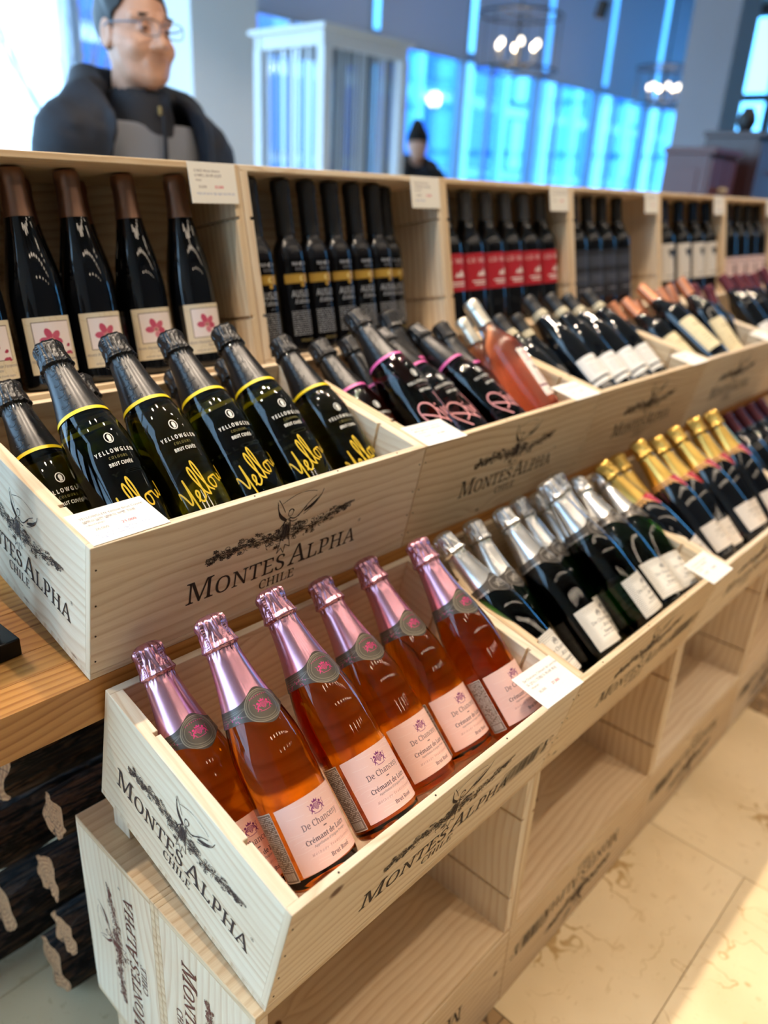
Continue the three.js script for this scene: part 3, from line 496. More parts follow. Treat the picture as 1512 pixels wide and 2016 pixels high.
// one bottle of each kind; copies are clones
const bump = (a, w) => Math.exp(-((a / w) ** 2));
const KIND = {
  pink(t) {
    mesh('glass_body', bodyGeo('sparkling', 0.262), GL.rose, t);
    mesh('foil_hood', hoodGeo('sparkling', 0.182, 0.292, 101), FM.pink, t);
    mesh('neck_label', wrapGeo('sparkling', (a) => 0.176 - 0.013 * bump(a, 0.52), (a) => 0.192 + 0.011 * bump(a, 0.5), -Math.PI, Math.PI, 0.0009, 72, 6), phy({ map: TX.pinkCollar, roughness: 0.34, metalness: 0.35, side: THREE.DoubleSide }), t);
    mesh('front_label', wrapGeo('sparkling', 0.016, 0.085, -62 * D2R, 62 * D2R, 0.0004, 30, 2), paper(TX.pinkLabel), t);
    mesh('back_label', wrapGeo('sparkling', 0.014, 0.086, -104 * D2R, -69 * D2R, 0.0004, 12, 2), paper(TX.back), t);
    mesh('back_label', wrapGeo('sparkling', 0.014, 0.086, 68 * D2R, 98 * D2R, 0.0004, 12, 2), paper(TX.back), t);
  },
  silver(t) {
    mesh('glass_body', bodyGeo('sparkling', 0.262), GL.green, t);
    mesh('foil_hood', hoodGeo('sparkling', 0.185, 0.292, 202), FM.silver, t);
    mesh('neck_label', wrapGeo('sparkling', (a) => 0.178 - 0.015 * bump(a, 0.5), (a) => 0.192 + 0.008 * bump(a, 0.5), -Math.PI, Math.PI, 0.0009, 72, 6), phy({ map: TX.silverCollar, roughness: 0.32, metalness: 0.4, side: THREE.DoubleSide }), t);
    mesh('front_label', wrapGeo('sparkling', 0.018, 0.086, -58 * D2R, 58 * D2R, 0.0004, 30, 2), paper(TX.silverLabel), t);
  },
  gold(t) {
    mesh('glass_body', bodyGeo('sparkling', 0.262), GL.black, t);
    mesh('foil_hood', hoodGeo('sparkling', 0.188, 0.292, 303), FM.gold, t);
    mesh('neck_label', wrapGeo('sparkling', (a) => 0.180 - 0.020 * bump(a, 0.38), 0.193, -Math.PI, Math.PI, 0.0009, 72, 5), phy({ map: TX.goldCollar, roughness: 0.4, metalness: 0.2, side: THREE.DoubleSide }), t);
    mesh('front_label', wrapGeo('sparkling', 0.022, 0.078, -62 * D2R, 62 * D2R), paper(TX.goldLabel), t);
  },
  yellow(t) {
    mesh('glass_body', bodyGeo('sparkling', 0.262), GL.olive, t);
    mesh('foil_hood', hoodGeo('sparkling', 0.184, 0.292, 404), blackHood, t);
    mesh('neck_ring', wrapGeo('sparkling', 0.1795, 0.1845, -Math.PI, Math.PI, 0.0009, 64, 1), ringMat.y, t);
    mesh('printed_label', wrapGeo('sparkling', 0.020, 0.145, -53 * D2R, 53 * D2R, 0.0003, 36, 14), printMat(TX.printY, { roughness: 0.35 }), t);
  },
  blush(t) {
    mesh('glass_body', bodyGeo('sparkling', 0.262), GL.amber, t);
    mesh('foil_hood', hoodGeo('sparkling', 0.184, 0.292, 505), blackHood, t);
    mesh('neck_ring', wrapGeo('sparkling', 0.1795, 0.1850, -Math.PI, Math.PI, 0.0009, 64, 1), ringMat.p, t);
    mesh('printed_label', wrapGeo('sparkling', 0.020, 0.145, -53 * D2R, 53 * D2R, 0.0003, 36, 14), printMat(TX.printP, { roughness: 0.35 }), t);
  },
  screwcap(t) {
    mesh('glass_body', bodyGeo('bordeaux', 0.285), GL.frosted, t);
    const c = capsuleGeo('bordeaux', 0.232, 0.290, true); mesh('screw_cap', c, FM.steel, t);
    mesh('front_label', wrapGeo('bordeaux', 0.05, 0.155, -32 * D2R, 32 * D2R), paper(TX.roseLabel), t);
  },
  docg(t) {
    mesh('glass_body', bodyGeo('burgundy', 0.28), GL.black, t);
    mesh('capsule', capsuleGeo('burgundy', 0.236, 0.285, true), FM.char, t);
    mesh('neck_band', wrapGeo('burgundy', 0.226, 0.241, -Math.PI, Math.PI, 0.0013, 40, 1), paper(TX.creamBand), t);
    mesh('front_label', wrapGeo('burgundy', 0.028, 0.096, -68 * D2R, 68 * D2R), paper(TX.dolLabel), t);
  },
  copper(t) {
    mesh('glass_body', bodyGeo('bordeaux', 0.28), GL.black, t);
    mesh('capsule', capsuleGeo('bordeaux', 0.229, 0.285, false), FM.copper, t);
    mesh('front_label', wrapGeo('bordeaux', 0.03, 0.135, -66 * D2R, 66 * D2R), paper(TX.copLabel), t);
  },
  claret(t) {
    mesh('glass_body', bodyGeo('bordeaux', 0.28), GL.black, t);
    mesh('capsule', capsuleGeo('bordeaux', 0.229, 0.285, true), FM.wine, t);
    mesh('front_label', wrapGeo('bordeaux', 0.02, 0.09, -66 * D2R, 66 * D2R), paper(TX.dolLabel), t);
  },
  flower(t) {
    mesh('glass_body', bodyGeo('flute', 0.285), GL.black, t);
    mesh('capsule', capsuleGeo('flute', 0.226, 0.288, true), FM.bronze, t);
    mesh('front_label', wrapGeo('flute', 0.022, 0.097, -60 * D2R, 60 * D2R), paper(TX.flower), t);
  },
  slim(t) {
    mesh('glass_body', bodyGeo('slim', 0.283), GL.matte, t);
    mesh('capsule', capsuleGeo('slim', 0.198, 0.287, true), FM.matte, t);
    mesh('front_label', wrapGeo('slim', 0.012, 0.158, -70 * D2R, 70 * D2R), phy({ map: TX.nacht, roughness: 0.25, specularIntensity: 0.5, side: THREE.DoubleSide }), t);
  },
  red(t) {
    mesh('glass_body', bodyGeo('bordeaux', 0.283), GL.black, t);
    mesh('capsule', capsuleGeo('bordeaux', 0.226, 0.287, true), FM.greycap, t);
    mesh('front_label', wrapGeo('bordeaux', 0.078, 0.155, -70 * D2R, 70 * D2R), paper(TX.red), t);
  },
  grey(t) {
    mesh('glass_body', bodyGeo('bordeaux', 0.283), GL.black, t);
    mesh('capsule', capsuleGeo('bordeaux', 0.226, 0.287, true), FM.matte, t);
    mesh('front_label', wrapGeo('bordeaux', 0.03, 0.15, -70 * D2R, 70 * D2R), paper(TX.grey), t);
  },
  figure(t) {
    mesh('glass_body', bodyGeo('bordeaux', 0.283), GL.black, t);
    mesh('capsule', capsuleGeo('bordeaux', 0.226, 0.287, true), FM.blue, t);
    mesh('front_label', wrapGeo('bordeaux', 0.05, 0.158, -70 * D2R, 70 * D2R), paper(TX.blue), t);
  },
  shy(t) {
    mesh('glass_body', bodyGeo('bordeaux', 0.283), GL.black, t);
    mesh('capsule', capsuleGeo('bordeaux', 0.226, 0.287, true), FM.matte, t);
    mesh('front_label', wrapGeo('bordeaux', 0.04, 0.105, -70 * D2R, 70 * D2R), paper(TX.blush), t);
  },
};
const first = {};
function bottle(kind, label, group) {
  const name = ['pink', 'silver', 'gold', 'yellow', 'blush'].includes(kind) ? 'sparkling_wine_bottle' : 'wine_bottle';
  if (first[kind]) return copyOf(first[kind], label, group);
  const t = thing(name, label, 'bottle', group); KIND[kind](t);
  return (first[kind] = t);
}
// lying bottles: crate row, number, kind, then base centre (along, up, back), climb, turn in radians; spin about the axis in degrees
const LYING = [
  ['A', 0, 'pink', 0.0510, 0.0462, 0.0788, 0.6250, -0.0244, 0],
  ['A', 0, 'pink', 0.0906, 0.0995, 0.0352, 0.6118, -0.0031, 0],
  ['A', 0, 'pink', 0.1784, 0.1106, 0.0310, 0.5480, -0.0091, 0],
  ['A', 0, 'pink', 0.2900, 0.0656, 0.0543, 0.5382, -0.0116, 0],
  ['A', 0, 'pink', 0.3723, 0.0617, 0.0579, 0.5665, -0.0134, 0],
  ['A', 0, 'pink', 0.4433, 0.0879, 0.0316, 0.5465, -0.0015, 0],
  ['A', 1, 'silver', 0.0506, 0.0991, 0.0263, 0.4017, -0.0855, 8],
  ['A', 1, 'silver', 0.0994, 0.0441, 0.0587, 0.5870, 0.0510, 8],
  ['A', 1, 'silver', 0.1713, 0.0928, 0.0281, 0.4261, 0.0173, 8],
  ['A', 1, 'silver', 0.2433, 0.0520, 0.0585, 0.5518, 0.0201, 8],
  ['A', 1, 'silver', 0.3377, 0.0450, 0.0609, 0.5403, -0.0672, 8],
  ['A', 1, 'silver', 0.2963, 0.1069, 0.0262, 0.5023, -0.0715, 8],
  ['A', 1, 'silver', 0.3600, 0.0440, 0.0800, 0.6700, 0.0000, 8],
  ['A', 1, 'silver', 0.3748, 0.1061, 0.0234, 0.3621, 0.1441, 8],
  ['A', 1, 'silver', 0.4493, 0.0949, 0.0215, 0.3882, 0.1714, 8],
  ['A', 2, 'gold', 0.0496, 0.1048, 0.0284, 0.4312, -0.1851, 8],
  ['A', 2, 'gold', 0.0835, 0.0424, 0.0660, 0.6303, 0.0214, 8],
  ['A', 2, 'gold', 0.1485, 0.0971, 0.0383, 0.4883, 0.0044, 8],
  ['A', 2, 'gold', 0.2233, 0.0798, 0.0389, 0.5434, 0.0105, 8],
  ['A', 2, 'gold', 0.2988, 0.1014, 0.0304, 0.4863, 0.0004, 8],
  ['A', 2, 'gold', 0.3728, 0.0789, 0.0444, 0.6324, 0.0154, 8],
  ['A', 2, 'gold', 0.4472, 0.0911, 0.0339, 0.6012, 0.0219, 8],
  ['B', 0, 'yellow', 0.0512, 0.0491, 0.0663, 0.5437, 0.0259, 0],
  ['B', 0, 'yellow', 0.0922, 0.1070, 0.0323, 0.5517, 0.0059, 0],
  ['B', 0, 'yellow', 0.1730, 0.1072, 0.0321, 0.5534, 0.0055, 0],
  ['B', 0, 'yellow', 0.2523, 0.1082, 0.0301, 0.5317, 0.0173, 0],
  ['B', 0, 'yellow', 0.3350, 0.1082, 0.0303, 0.5336, 0.0222, 0],
  ['B', 0, 'yellow', 0.4451, 0.0820, 0.0338, 0.5206, 0.0283, 0],
  ['B', 0, 'yellow', 0.1313, 0.0450, 0.0627, 0.5508, 0.0536, 0],
  ['B', 0, 'yellow', 0.2921, 0.0461, 0.0541, 0.5130, -0.0171, 0],
  ['B', 0, 'yellow', 0.3794, 0.0452, 0.0578, 0.5371, -0.0276, 0],
  ['B', 1, 'blush', 0.0496, 0.0664, 0.0425, 0.4994, -0.0097, 0],
  ['B', 1, 'blush', 0.1210, 0.0432, 0.0680, 0.5625, 0.0355, 0],
  ['B', 1, 'blush', 0.1064, 0.1158, 0.0295, 0.5041, -0.0139, 0],
  ['B', 1, 'blush', 0.1858, 0.1088, 0.0247, 0.3527, 0.0152, 0],
  ['B', 1, 'blush', 0.2394, 0.0427, 0.1106, 0.6846, 0.0139, 0],
  ['B', 1, 'blush', 0.3058, 0.1064, 0.0294, 0.3490, -0.0721, 0],
  ['B', 1, 'blush', 0.3654, 0.0512, 0.0576, 0.5463, 0.0123, 0],
  ['B', 1, 'screwcap', 0.4479, 0.0421, 0.0706, 0.5770, 0.0035, 12],
  ['B', 1, 'screwcap', 0.4184, 0.1023, 0.0323, 0.5368, -0.0025, 12],
  ['B', 2, 'docg', 0.0477, 0.0792, 0.0371, 0.4656, -0.0370, 0],
  ['B', 2, 'docg', 0.1115, 0.0473, 0.0550, 0.5761, -0.0004, 0],
  ['B', 2, 'docg', 0.1798, 0.1004, 0.0618, 0.4681, -0.0189, 0],
  ['B', 2, 'docg', 0.2524, 0.0998, 0.0556, 0.4836, -0.0198, 0],
  ['B', 2, 'docg', 0.3291, 0.1052, 0.0509, 0.4421, -0.0209, 0],
  ['B', 2, 'docg', 0.4254, 0.0966, 0.0615, 0.4833, -0.0025, 0],
  ['B', 3, 'copper', 0.0461, 0.0403, 0.0522, 0.6282, -0.1333, 0],
  ['B', 3, 'copper', 0.0916, 0.0942, 0.0244, 0.4069, -0.0125, 0],
  ['B', 3, 'copper', 0.1353, 0.0398, 0.0554, 0.5928, 0.1025, 0],
  ['B', 3, 'copper', 0.1548, 0.1355, 0.0227, 0.3594, 0.0273, 0],
  ['B', 3, 'copper', 0.2134, 0.0648, 0.0392, 0.5738, 0.0116, 0],
  ['B', 3, 'copper', 0.2819, 0.0624, 0.0570, 0.5910, 0.0140, 0],
  ['B', 3, 'copper', 0.3418, 0.0372, 0.0892, 0.7205, 0.0833, 0],
  ['B', 3, 'copper', 0.3296, 0.1030, 0.0275, 0.5603, 0.0436, 0],
  ['B', 3, 'claret', 0.3890, 0.0646, 0.0325, 0.6540, 0.0873, 0],
  ['B', 3, 'claret', 0.4512, 0.0368, 0.0403, 0.7835, 0.1249, 0],
  ['B', 4, 'claret', 0.2121, 0.0867, 0.0514, 0.5653, -0.0000, 0],
  ['B', 4, 'claret', 0.3007, 0.0843, 0.0473, 0.5640, 0.0007, 0],
  ['B', 4, 'claret', 0.3703, 0.0706, 0.0559, 0.6202, 0.0079, 0],
  ['B', 4, 'claret', 0.4499, 0.0372, 0.0889, 0.7679, 0.1382, 0],
  ['B', 4, 'claret', 0.4367, 0.0848, 0.0331, 0.6804, -0.0210, 0],
  ['A', 3, 'claret', 0.0500, 0.0500, 0.0550, 0.5000, 0.0000, 0],
  ['A', 3, 'claret', 0.1290, 0.0500, 0.0550, 0.5000, 0.0000, 0],
  ['A', 3, 'claret', 0.2080, 0.0500, 0.0550, 0.5000, 0.0000, 0],
  ['A', 3, 'claret', 0.2870, 0.0500, 0.0550, 0.5000, 0.0000, 0],
  ['A', 3, 'claret', 0.3660, 0.0500, 0.0550, 0.5000, 0.0000, 0],
  ['A', 3, 'claret', 0.4450, 0.0500, 0.0550, 0.5000, 0.0000, 0]
];
const COUNT = {};
const TEXT = {
  pink: ['pink-foiled rosé sparkling bottle from the left in the nearest front crate', 'pink-foiled rosé bottles in the nearest front crate'],
  silver: ['silver-foiled green sparkling bottle from the left in the second front crate', 'silver-foiled bottles in the second front crate'],
  gold: ['gold-foiled bottle with red neck tongue from the left in the third front crate', 'gold-foiled bottles in the third front crate'],
  yellow: ['yellow-ringed black-capped sparkling bottle from the left in the middle-row crate', 'yellow-ringed bottles in the middle-row crate'],
  blush: ['pink-ringed black-capped sparkling bottle from the left in the middle-row crate', 'pink-ringed bottles in the middle-row crate'],
  docg: ['black-capped bottle with cream neck ring from the left in the tilted crate', 'cream-ringed bottles with white labels'],
  copper: ['copper-capped bottle from the left in the tilted middle-row crate', 'copper-capped bottles with cream labels'],
};
for (const [row, i, kind, u, v, w, al, be, spin] of LYING) {
  const n = COUNT[kind + i] = (COUNT[kind + i] ?? -1) + 1;
  let label, group;
  if (kind === 'screwcap') label = n ? 'front one of two screw-cap rosé bottles, full label facing forward' : 'rear one of two screw-cap rosé bottles, half hidden beside pink-ringed bottles';
  else if (kind === 'claret') { group = 'dark red-capped bottles at the far end of the middle row'; label = i === 3 ? nth[n] + ' dark red-capped bottle lying behind the copper-capped ones' : nth[n] + ' dark red-capped bottle from the left in the far middle-row crate'; if (row === 'A') { group = 'dark-capped bottles past the gold-foiled ones'; label = nth[n] + ' dark-capped bottle from the left beyond the gold-foiled bottles'; } }
  else if (kind === 'yellow' && n > 5) { group = TEXT.yellow[1]; label = 'black-capped bottle mostly hidden behind the ' + nth[[1, 3, 4][n - 6]] + ' yellow-ringed bottle'; }
  else { label = nth[n] + ' ' + TEXT[kind][0]; group = TEXT[kind][1]; }
  const b = bottle(kind, label, group);
  const d = V3(Math.sin(be), Math.cos(be) * Math.sin(al), -Math.cos(be) * Math.cos(al)), up = V3(0, 1, 0).addScaledVector(d, -d.y).normalize(), rt = d.clone().cross(up);
  const m = new THREE.Matrix4().makeBasis(rt, d, up).setPosition(u, v, -w);
  m.premultiply(rowMatrix(row, i)).multiply(new THREE.Matrix4().makeRotationY((spin ?? 0) * D2R));
  m.decompose(b.position, b.quaternion, b.scale);
}
// standing bottles of the back row: kind, along, depth in the crate
const ST = [
  ['flower', .082, .05], ['flower', .163, .05], ['flower', .240, .052], ['flower', .330, .062], ['flower', .410, .05], ['flower', .203, .125], ['flower', .286, .125],
  ['slim', .535, .034], ['slim', .604, .034], ['slim', .661, .034], ['slim', .717, .034], ['slim', .774, .036], ['slim', .828, .036], ['slim', .885, .06],
  ['red', 1.055, .05], ['red', 1.131, .05], ['red', 1.207, .05], ['red', 1.281, .05], ['red', 1.357, .05], ['red', 1.433, .05],
  ['grey', 1.575, .045], ['grey', 1.652, .045], ['grey', 1.728, .045], ['grey', 1.815, .045],
  ['figure', 2.105, .045], ['figure', 2.225, .045], ['figure', 2.335, .045], ['figure', 2.44, .045],
  ['shy', 2.62, .045], ['shy', 2.72, .045], ['shy', 2.82, .045], ['shy', 2.92, .045],
];
const STEXT = { flower: 'bronze-capped dark bottle with pink flower label', slim: 'slim black bottle with gold band and white print', red: 'dark bottle with red label', grey: 'black bottle with dark grey label', figure: 'dark bottle with white label and blue figure', shy: 'dark bottle with pale pink label' };
const sn = {};
for (const [kind, u, q] of ST) {
  const n = sn[kind] = (sn[kind] ?? -1) + 1;
  const label = kind === 'flower' && n > 4 ? 'bronze-capped bottle standing behind the ' + nth[n - 3] + ' flower-labelled bottle' : nth[n] + ' ' + STEXT[kind] + ' from the left, upright';
  const b = bottle(kind, label, STEXT[kind].replace('bottle', 'bottles') + ' in one crate');
  const m = new THREE.Matrix4().makeBasis(V3(1, 0, 0), Cv, Cn).setPosition(cPoint(u, TF + 0.0006, q));
  m.multiply(new THREE.Matrix4().makeRotationY((kind === 'slim' ? 6 : -4 + ((n * 37) % 11)) * D2R));
  m.decompose(b.position, b.quaternion, b.scale);
}
// ---------------------------------------------------------------- price cards
function cardTex(lines, seed) {
  return canvasTex(384, 262, (g, w, h) => {
    g.fillStyle = '#f4f0e4'; g.fillRect(0, 0, w, h); g.fillStyle = '#4c3b38';
    g.font = '22px sans-serif'; g.fillText(lines[0], 44, 62); hangul(g, lines[1], 44, 94, 22); g.font = '18px sans-serif'; g.fillText(lines[2], 46, 120);
    g.font = '22px sans-serif'; g.fillText(lines[3], 66, 164); g.fillText('→', 150, 162); g.fillStyle = '#d5304a'; g.font = 'bold 24px sans-serif'; g.fillText(lines[4], 196, 164);
    if (lines[5]) { g.fillStyle = '#6f83b8'; hangul(g, lines[5], 44, 206, 17); if (lines[6]) hangul(g, lines[6], 44, 230, 17); }
  });
}
const cardGeo = new RoundedBoxGeometry(0.0855, 0.0008, 0.058, 1, 0.0003);
{ const p = cardGeo.attributes.position, uv = cardGeo.attributes.uv; for (let i = 0; i < p.count; i++) uv.setXY(i, p.getX(i) / 0.0855 + 0.5, 0.5 - p.getZ(i) / 0.058); }
const CARDS = {
  yellow: ['YELLOWGLEN Yellow Brut Cuvee', '옐로우글렌 옐로우 브룻 뀌베', '<Australia>', '26,000', '21,000', '*와인나라 2017년 7월 추천와인 호주와인', '스파클링 와인부문 수상와인'],
  blush: ['YELLOWGLEN Pink Soft Rose', '옐로우글렌 핑크 소프트 로제', '<Australia>', '26,000', '21,000', '*와인나라 2017년 7월 추천와인'],
  rose: ['Cremant de Loire Rose', '드 샹스니 크레망 드 루아르 로제', '<France>', '36,000', '27,000'],
  silver: ['De Chanceny Saumur Brut', '드 샹스니 소뮈르 브룻', '<France>', '36,000', '27,000'],
  icardi: ['ICARDI Mosto Bianco', '이카르디, 모스토 비앙코', '<Italy>', '26,000', '23,000', '*와인나라 2017년 7월 이달의 와인으로 선정'],
  nacht: ['Nacht Gold Auslese', '나흐트 골드 아우스레제', '<Germany>', '30,000', '22,000', '*와인나라 추천와인'],
};
CARDS.rose[0] = 'De Chanceny Crémant de Loire Rose';
const cardMat = Object.fromEntries(Object.entries(CARDS).map(([k, l]) => [k, std({ map: cardTex(l), roughness: 0.55 })]));
function flatCard(row, i, mat, label, u, w, yaw = 0) {                   // lies on the rim of a tilted crate
  const c = mesh('price_card', cardGeo, mat);
  new THREE.Matrix4().makeRotationY(yaw).setPosition(u, CH + 0.0006, -w).premultiply(rowMatrix(row, i)).decompose(c.position, c.quaternion, c.scale);
  tag(c, label, 'price card', 'price cards on the crate rims');
}
flatCard('B', 0, cardMat.yellow, 'white price card on the front left corner of the yellow-ringed bottle crate', 0.047, 0.0315, 0.02);
flatCard('B', 1, cardMat.blush, 'white price card over the left corner of the pink-ringed bottle crate', 0.0455, 0.026, -0.03);
flatCard('B', 1, cardMat.rose, 'white price card at the right corner beside the rosé screw-cap bottle', 0.449, 0.0275, 0.0);
flatCard('B', 2, cardMat.silver, 'white price card at the right corner beside the cream-ringed bottles', 0.449, 0.026, 0.0);
flatCard('B', 3, cardMat.yellow, 'white price card at the right corner beside the copper-capped bottles', 0.449, 0.03, 0.03);
flatCard('A', 0, cardMat.rose, 'white price card on the front right corner of the pink-foiled bottle crate', 0.4555, 0.0295, -0.02);
flatCard('A', 1, cardMat.silver, 'white price card on the right corner between silver-foiled and gold-foiled bottles', 0.4575, 0.0195, 0.0);
['icardi', 'nacht', 'rose', 'silver', 'yellow', 'blush'].forEach((k, i) => {
  const c = mesh('price_card', cardGeo, cardMat[k]), p = cPoint(0.4455 + i * CW, CHC - 0.0295, -0.0012);
  new THREE.Matrix4().makeBasis(V3(1, 0, 0), Cn, Cv.clone().negate()).setPosition(p.x, p.y, p.z).decompose(c.position, c.quaternion, c.scale);
  tag(c, 'white price card on the top right of the ' + ['flower-labelled', 'gold-banded', 'red-labelled', 'grey-labelled', 'blue-figure', 'pale pink-labelled'][i] + ' bottle crate', 'price card', 'price cards hung on the upright crates');
});
// ---------------------------------------------------------------- table, what holds up the back row, firewood, lantern
{
  const T = 0.73513, t = thing('display_table', 'long varnished pine table holding the tilted and upright crates', 'table');
  const X0 = -0.62, X1 = 3.3, Z0 = -0.2785, w = 0.048;
  for (let i = 0; i < 16; i++) mesh('board', board(X0, T - 0.0551, Z0 - (i + 1) * w + 0.0002, X1, T, Z0 - i * w - 0.0002, 'x', 0.0006), woodMat.table, t);
  for (const x of [-0.58, 3.08]) for (const z of [Z0 - 0.12, Z0 - 0.72]) mesh('leg', board(x, 0.0005, z, x + 0.08, T - 0.0555, z + 0.08, 'y'), woodMat.table, t);
  const s = new THREE.Shape(), zc = -0.6125, yt = (z) => 0.94983 - (-0.60245 - z) * Math.tan(C0.t) - 0.0012;
  s.moveTo(-zc, T + 0.0004); s.lineTo(0.80, T + 0.0004); s.lineTo(0.80, yt(-0.80)); s.lineTo(-zc, yt(zc)); s.closePath();
  const g = new THREE.ExtrudeGeometry(s, { depth: 3.46, bevelEnabled: false }); g.rotateY(Math.PI / 2); g.translate(-0.005, 0, 0);
  const rs = mesh('riser', woodUV(g, 'x'), woodMat.tan); tag(rs, 'long sloping pine riser hidden behind the middle row, carrying the upright crates', 'riser');
  const g2 = new THREE.ExtrudeGeometry(new THREE.Shape([new THREE.Vector2(0.40, T + 0.0004), new THREE.Vector2(0.58, T + 0.0004), new THREE.Vector2(0.58, T + 0.0004 + 0.302 * 0.2017 - 0.0012), new THREE.Vector2(0.40, T + 0.0004 + 0.122 * 0.2017 - 0.0012)]), { depth: 2.9, bevelEnabled: false }); g2.rotateY(Math.PI / 2); g2.translate(0.03, 0, 0);
  tag(mesh('wedge', woodUV(g2, 'x'), woodMat.tan), 'long pine wedge under the backs of the middle-row crates', 'wedge');
}
{
  const barkTex = dataTex(512, 512, (x, y) => { const u = x / 512 * 8, v = y / 512 * 8, r = Math.abs(fbm(u * 0.7, v * 3.2, 4, 4) - 0.5) * 2, f = fbm(u * 3, v * 9, 8, 3), k = smooth(r, 0.04, 0.34) * (0.45 + 0.75 * f); return [lerp(14, 92, k), lerp(9, 66, k), lerp(7, 48, k)]; });
  const barkBump = dataTex(512, 512, (x, y) => { const u = x / 512 * 8, v = y / 512 * 8, r = Math.abs(fbm(u * 0.7, v * 3.2, 4, 4) - 0.5) * 2; const k = 255 * clamp(smooth(r, 0.02, 0.4) * 0.8 + fbm(u * 3, v * 9, 8, 3) * 0.3, 0, 1); return [k, k, k]; }, false);
  const endTex = dataTex(256, 256, (x, y) => { const dx = x / 128 - 1, dy = y / 128 - 1, d = Math.hypot(dx, dy), n = fbm(dx * 5 + 9, dy * 5 + 9, 3, 3), k = 0.5 + 0.5 * Math.sin(d * 46 + n * 7), c = Math.abs(vnoise(Math.atan2(dy, dx) * 5 + 20, d * 2, 6) - 0.5) < 0.03 ? 0.5 : 1; return [lerp(150, 190, k) * c, lerp(104, 142, k) * c, lerp(68, 98, k) * c]; });
  const bark = std({ map: barkTex, bumpMap: barkBump, bumpScale: 0.006, roughness: 0.95 }), end = std({ map: endTex, roughness: 0.9 });
  const LOGS = [ // left end x, y, z, radius, turn, tilt, flattening, label
    [-.035, .455, -.56, .068, .02, .0, 1.05, 'topmost dark log of the firewood pile, right under the table edge'],
    [-.008, .425, -.44, .044, -.05, .03, .9, 'dark log with a pale cut end, second from the top of the firewood pile'],
    [-.07, .30, -.60, .062, .05, -.02, 1.0, 'thick knotty log at the left of the firewood pile'],
    [-.012, .275, -.49, .046, -.04, .02, .95, 'split log with a bright raw end in the middle of the firewood pile'],
    [-.05, .165, -.60, .055, .03, 0, .95, 'long dark log resting above the floor at the left of the firewood pile'],
    [-.008, .172, -.475, .043, -.03, .01, .95, 'dark log lying directly on the lowest log of the firewood pile'],
    [-.015, .062, -.525, .060, .0, 0, .95, 'lowest log of the firewood pile with a pale sawn end, on the floor'],
    [.028, .345, -.42, .033, -.02, .0, 1, 'thin charred log tucked beside the stamped crate, upper of two'],
    [.034, .245, -.418, .030, .02, .0, 1, 'thin charred log tucked beside the stamped crate, lower of two'],
    [-.22, .45, -.70, .06, .0, 0, 1, 'dark log at the back of the firewood pile, high up'], [-.22, .32, -.73, .058, .0, 0, 1, 'dark log at the back of the firewood pile, halfway up'], [-.22, .19, -.72, .06, .0, 0, 1, 'dark log at the back of the firewood pile, low down'], [-.22, .062, -.66, .058, .0, 0, 1, 'dark log on the floor at the back of the firewood pile'],
  ];
  LOGS.forEach(([x, y, z, R, yaw, tilt, flat, label], n) => {
    const t = thing('firewood_log', label, 'log', 'split logs of the firewood pile'), L = 0.46 + 0.05 * hash(n, 3, 1), nl = 26, na = 40, pos = [], uv = [], idx = [], sharp = hash(n, 1, 2) * 6;
    for (let j = 0; j <= nl; j++) for (let i = 0; i <= na; i++) {
      const a = (i % na) / na * Math.PI * 2, s = j / nl * L, ca = Math.cos(a), sa = Math.sin(a);
      let r = R * (0.86 + 0.26 * (fbm(ca * 1.6 + 7 + n * 3, sa * 1.6 + s * 2.2 + 5, n, 3) - 0.5) + 0.16 * (fbm(ca * 6 + n, sa * 6 + s * 8, n + 30, 3) - 0.5) * smooth(s, 0.0, 0.05));
      const cut = Math.cos(a - sharp); if (cut > 0.55) r *= lerp(1, 0.55 / cut, n % 3 === 2 ? 0.2 : 0.6);          // the split face
      if (n === 2) r += 0.012 * Math.exp(-(((s - 0.11) / 0.035) ** 2) - (((a - 1.1) / 0.5) ** 2));
      const ea = j === 0 ? (vnoise(ca * 2 + n, sa * 2, n) - 0.5) * 0.012 : 0;
      pos.push(s + ea, r * sa * flat, r * ca); uv.push(s / 0.25, a / 6.283 * (R / 0.05) * 1.2);
    }
    for (let j = 0; j < nl; j++) for (let i = 0; i < na; i++) { const k = j * (na + 1) + i; idx.push(k, k + 1, k + na + 2, k, k + na + 2, k + na + 1); }
    const g = new THREE.BufferGeometry(); g.setAttribute('position', new THREE.Float32BufferAttribute(pos, 3)); g.setAttribute('uv', new THREE.Float32BufferAttribute(uv, 2)); g.setIndex(idx); g.computeVertexNormals();
    mesh('bark', g, bark, t);
    for (const e of [0, nl]) {
      const ep = [], eu = [], ei = [], o = e * (na + 1) * 3; let cx = 0, cy = 0, cz = 0; for (let i = 0; i < na; i++) { cx += pos[o + i * 3] / na; cy += pos[o + i * 3 + 1] / na; cz += pos[o + i * 3 + 2] / na; }
      ep.push(cx, cy, cz); eu.push(0.5, 0.5); for (let i = 0; i <= na; i++) { ep.push(pos[o + i * 3], pos[o + i * 3 + 1], pos[o + i * 3 + 2]); eu.push(0.5 + pos[o + i * 3 + 2] / R * 0.45, 0.5 + pos[o + i * 3 + 1] / R * 0.45); }
      for (let i = 1; i <= na; i++) e ? ei.push(0, i, i + 1) : ei.push(0, i + 1, i);
      const eg = new THREE.BufferGeometry(); eg.setAttribute('position', new THREE.Float32BufferAttribute(ep, 3)); eg.setAttribute('uv', new THREE.Float32BufferAttribute(eu, 2)); eg.setIndex(ei); eg.computeVertexNormals();
      mesh('cut_end', eg, end, t);
    }
    t.position.set(x, y, z); t.rotation.set(hash(n, 7, 7) * 0.3, yaw, tilt);
  });
}
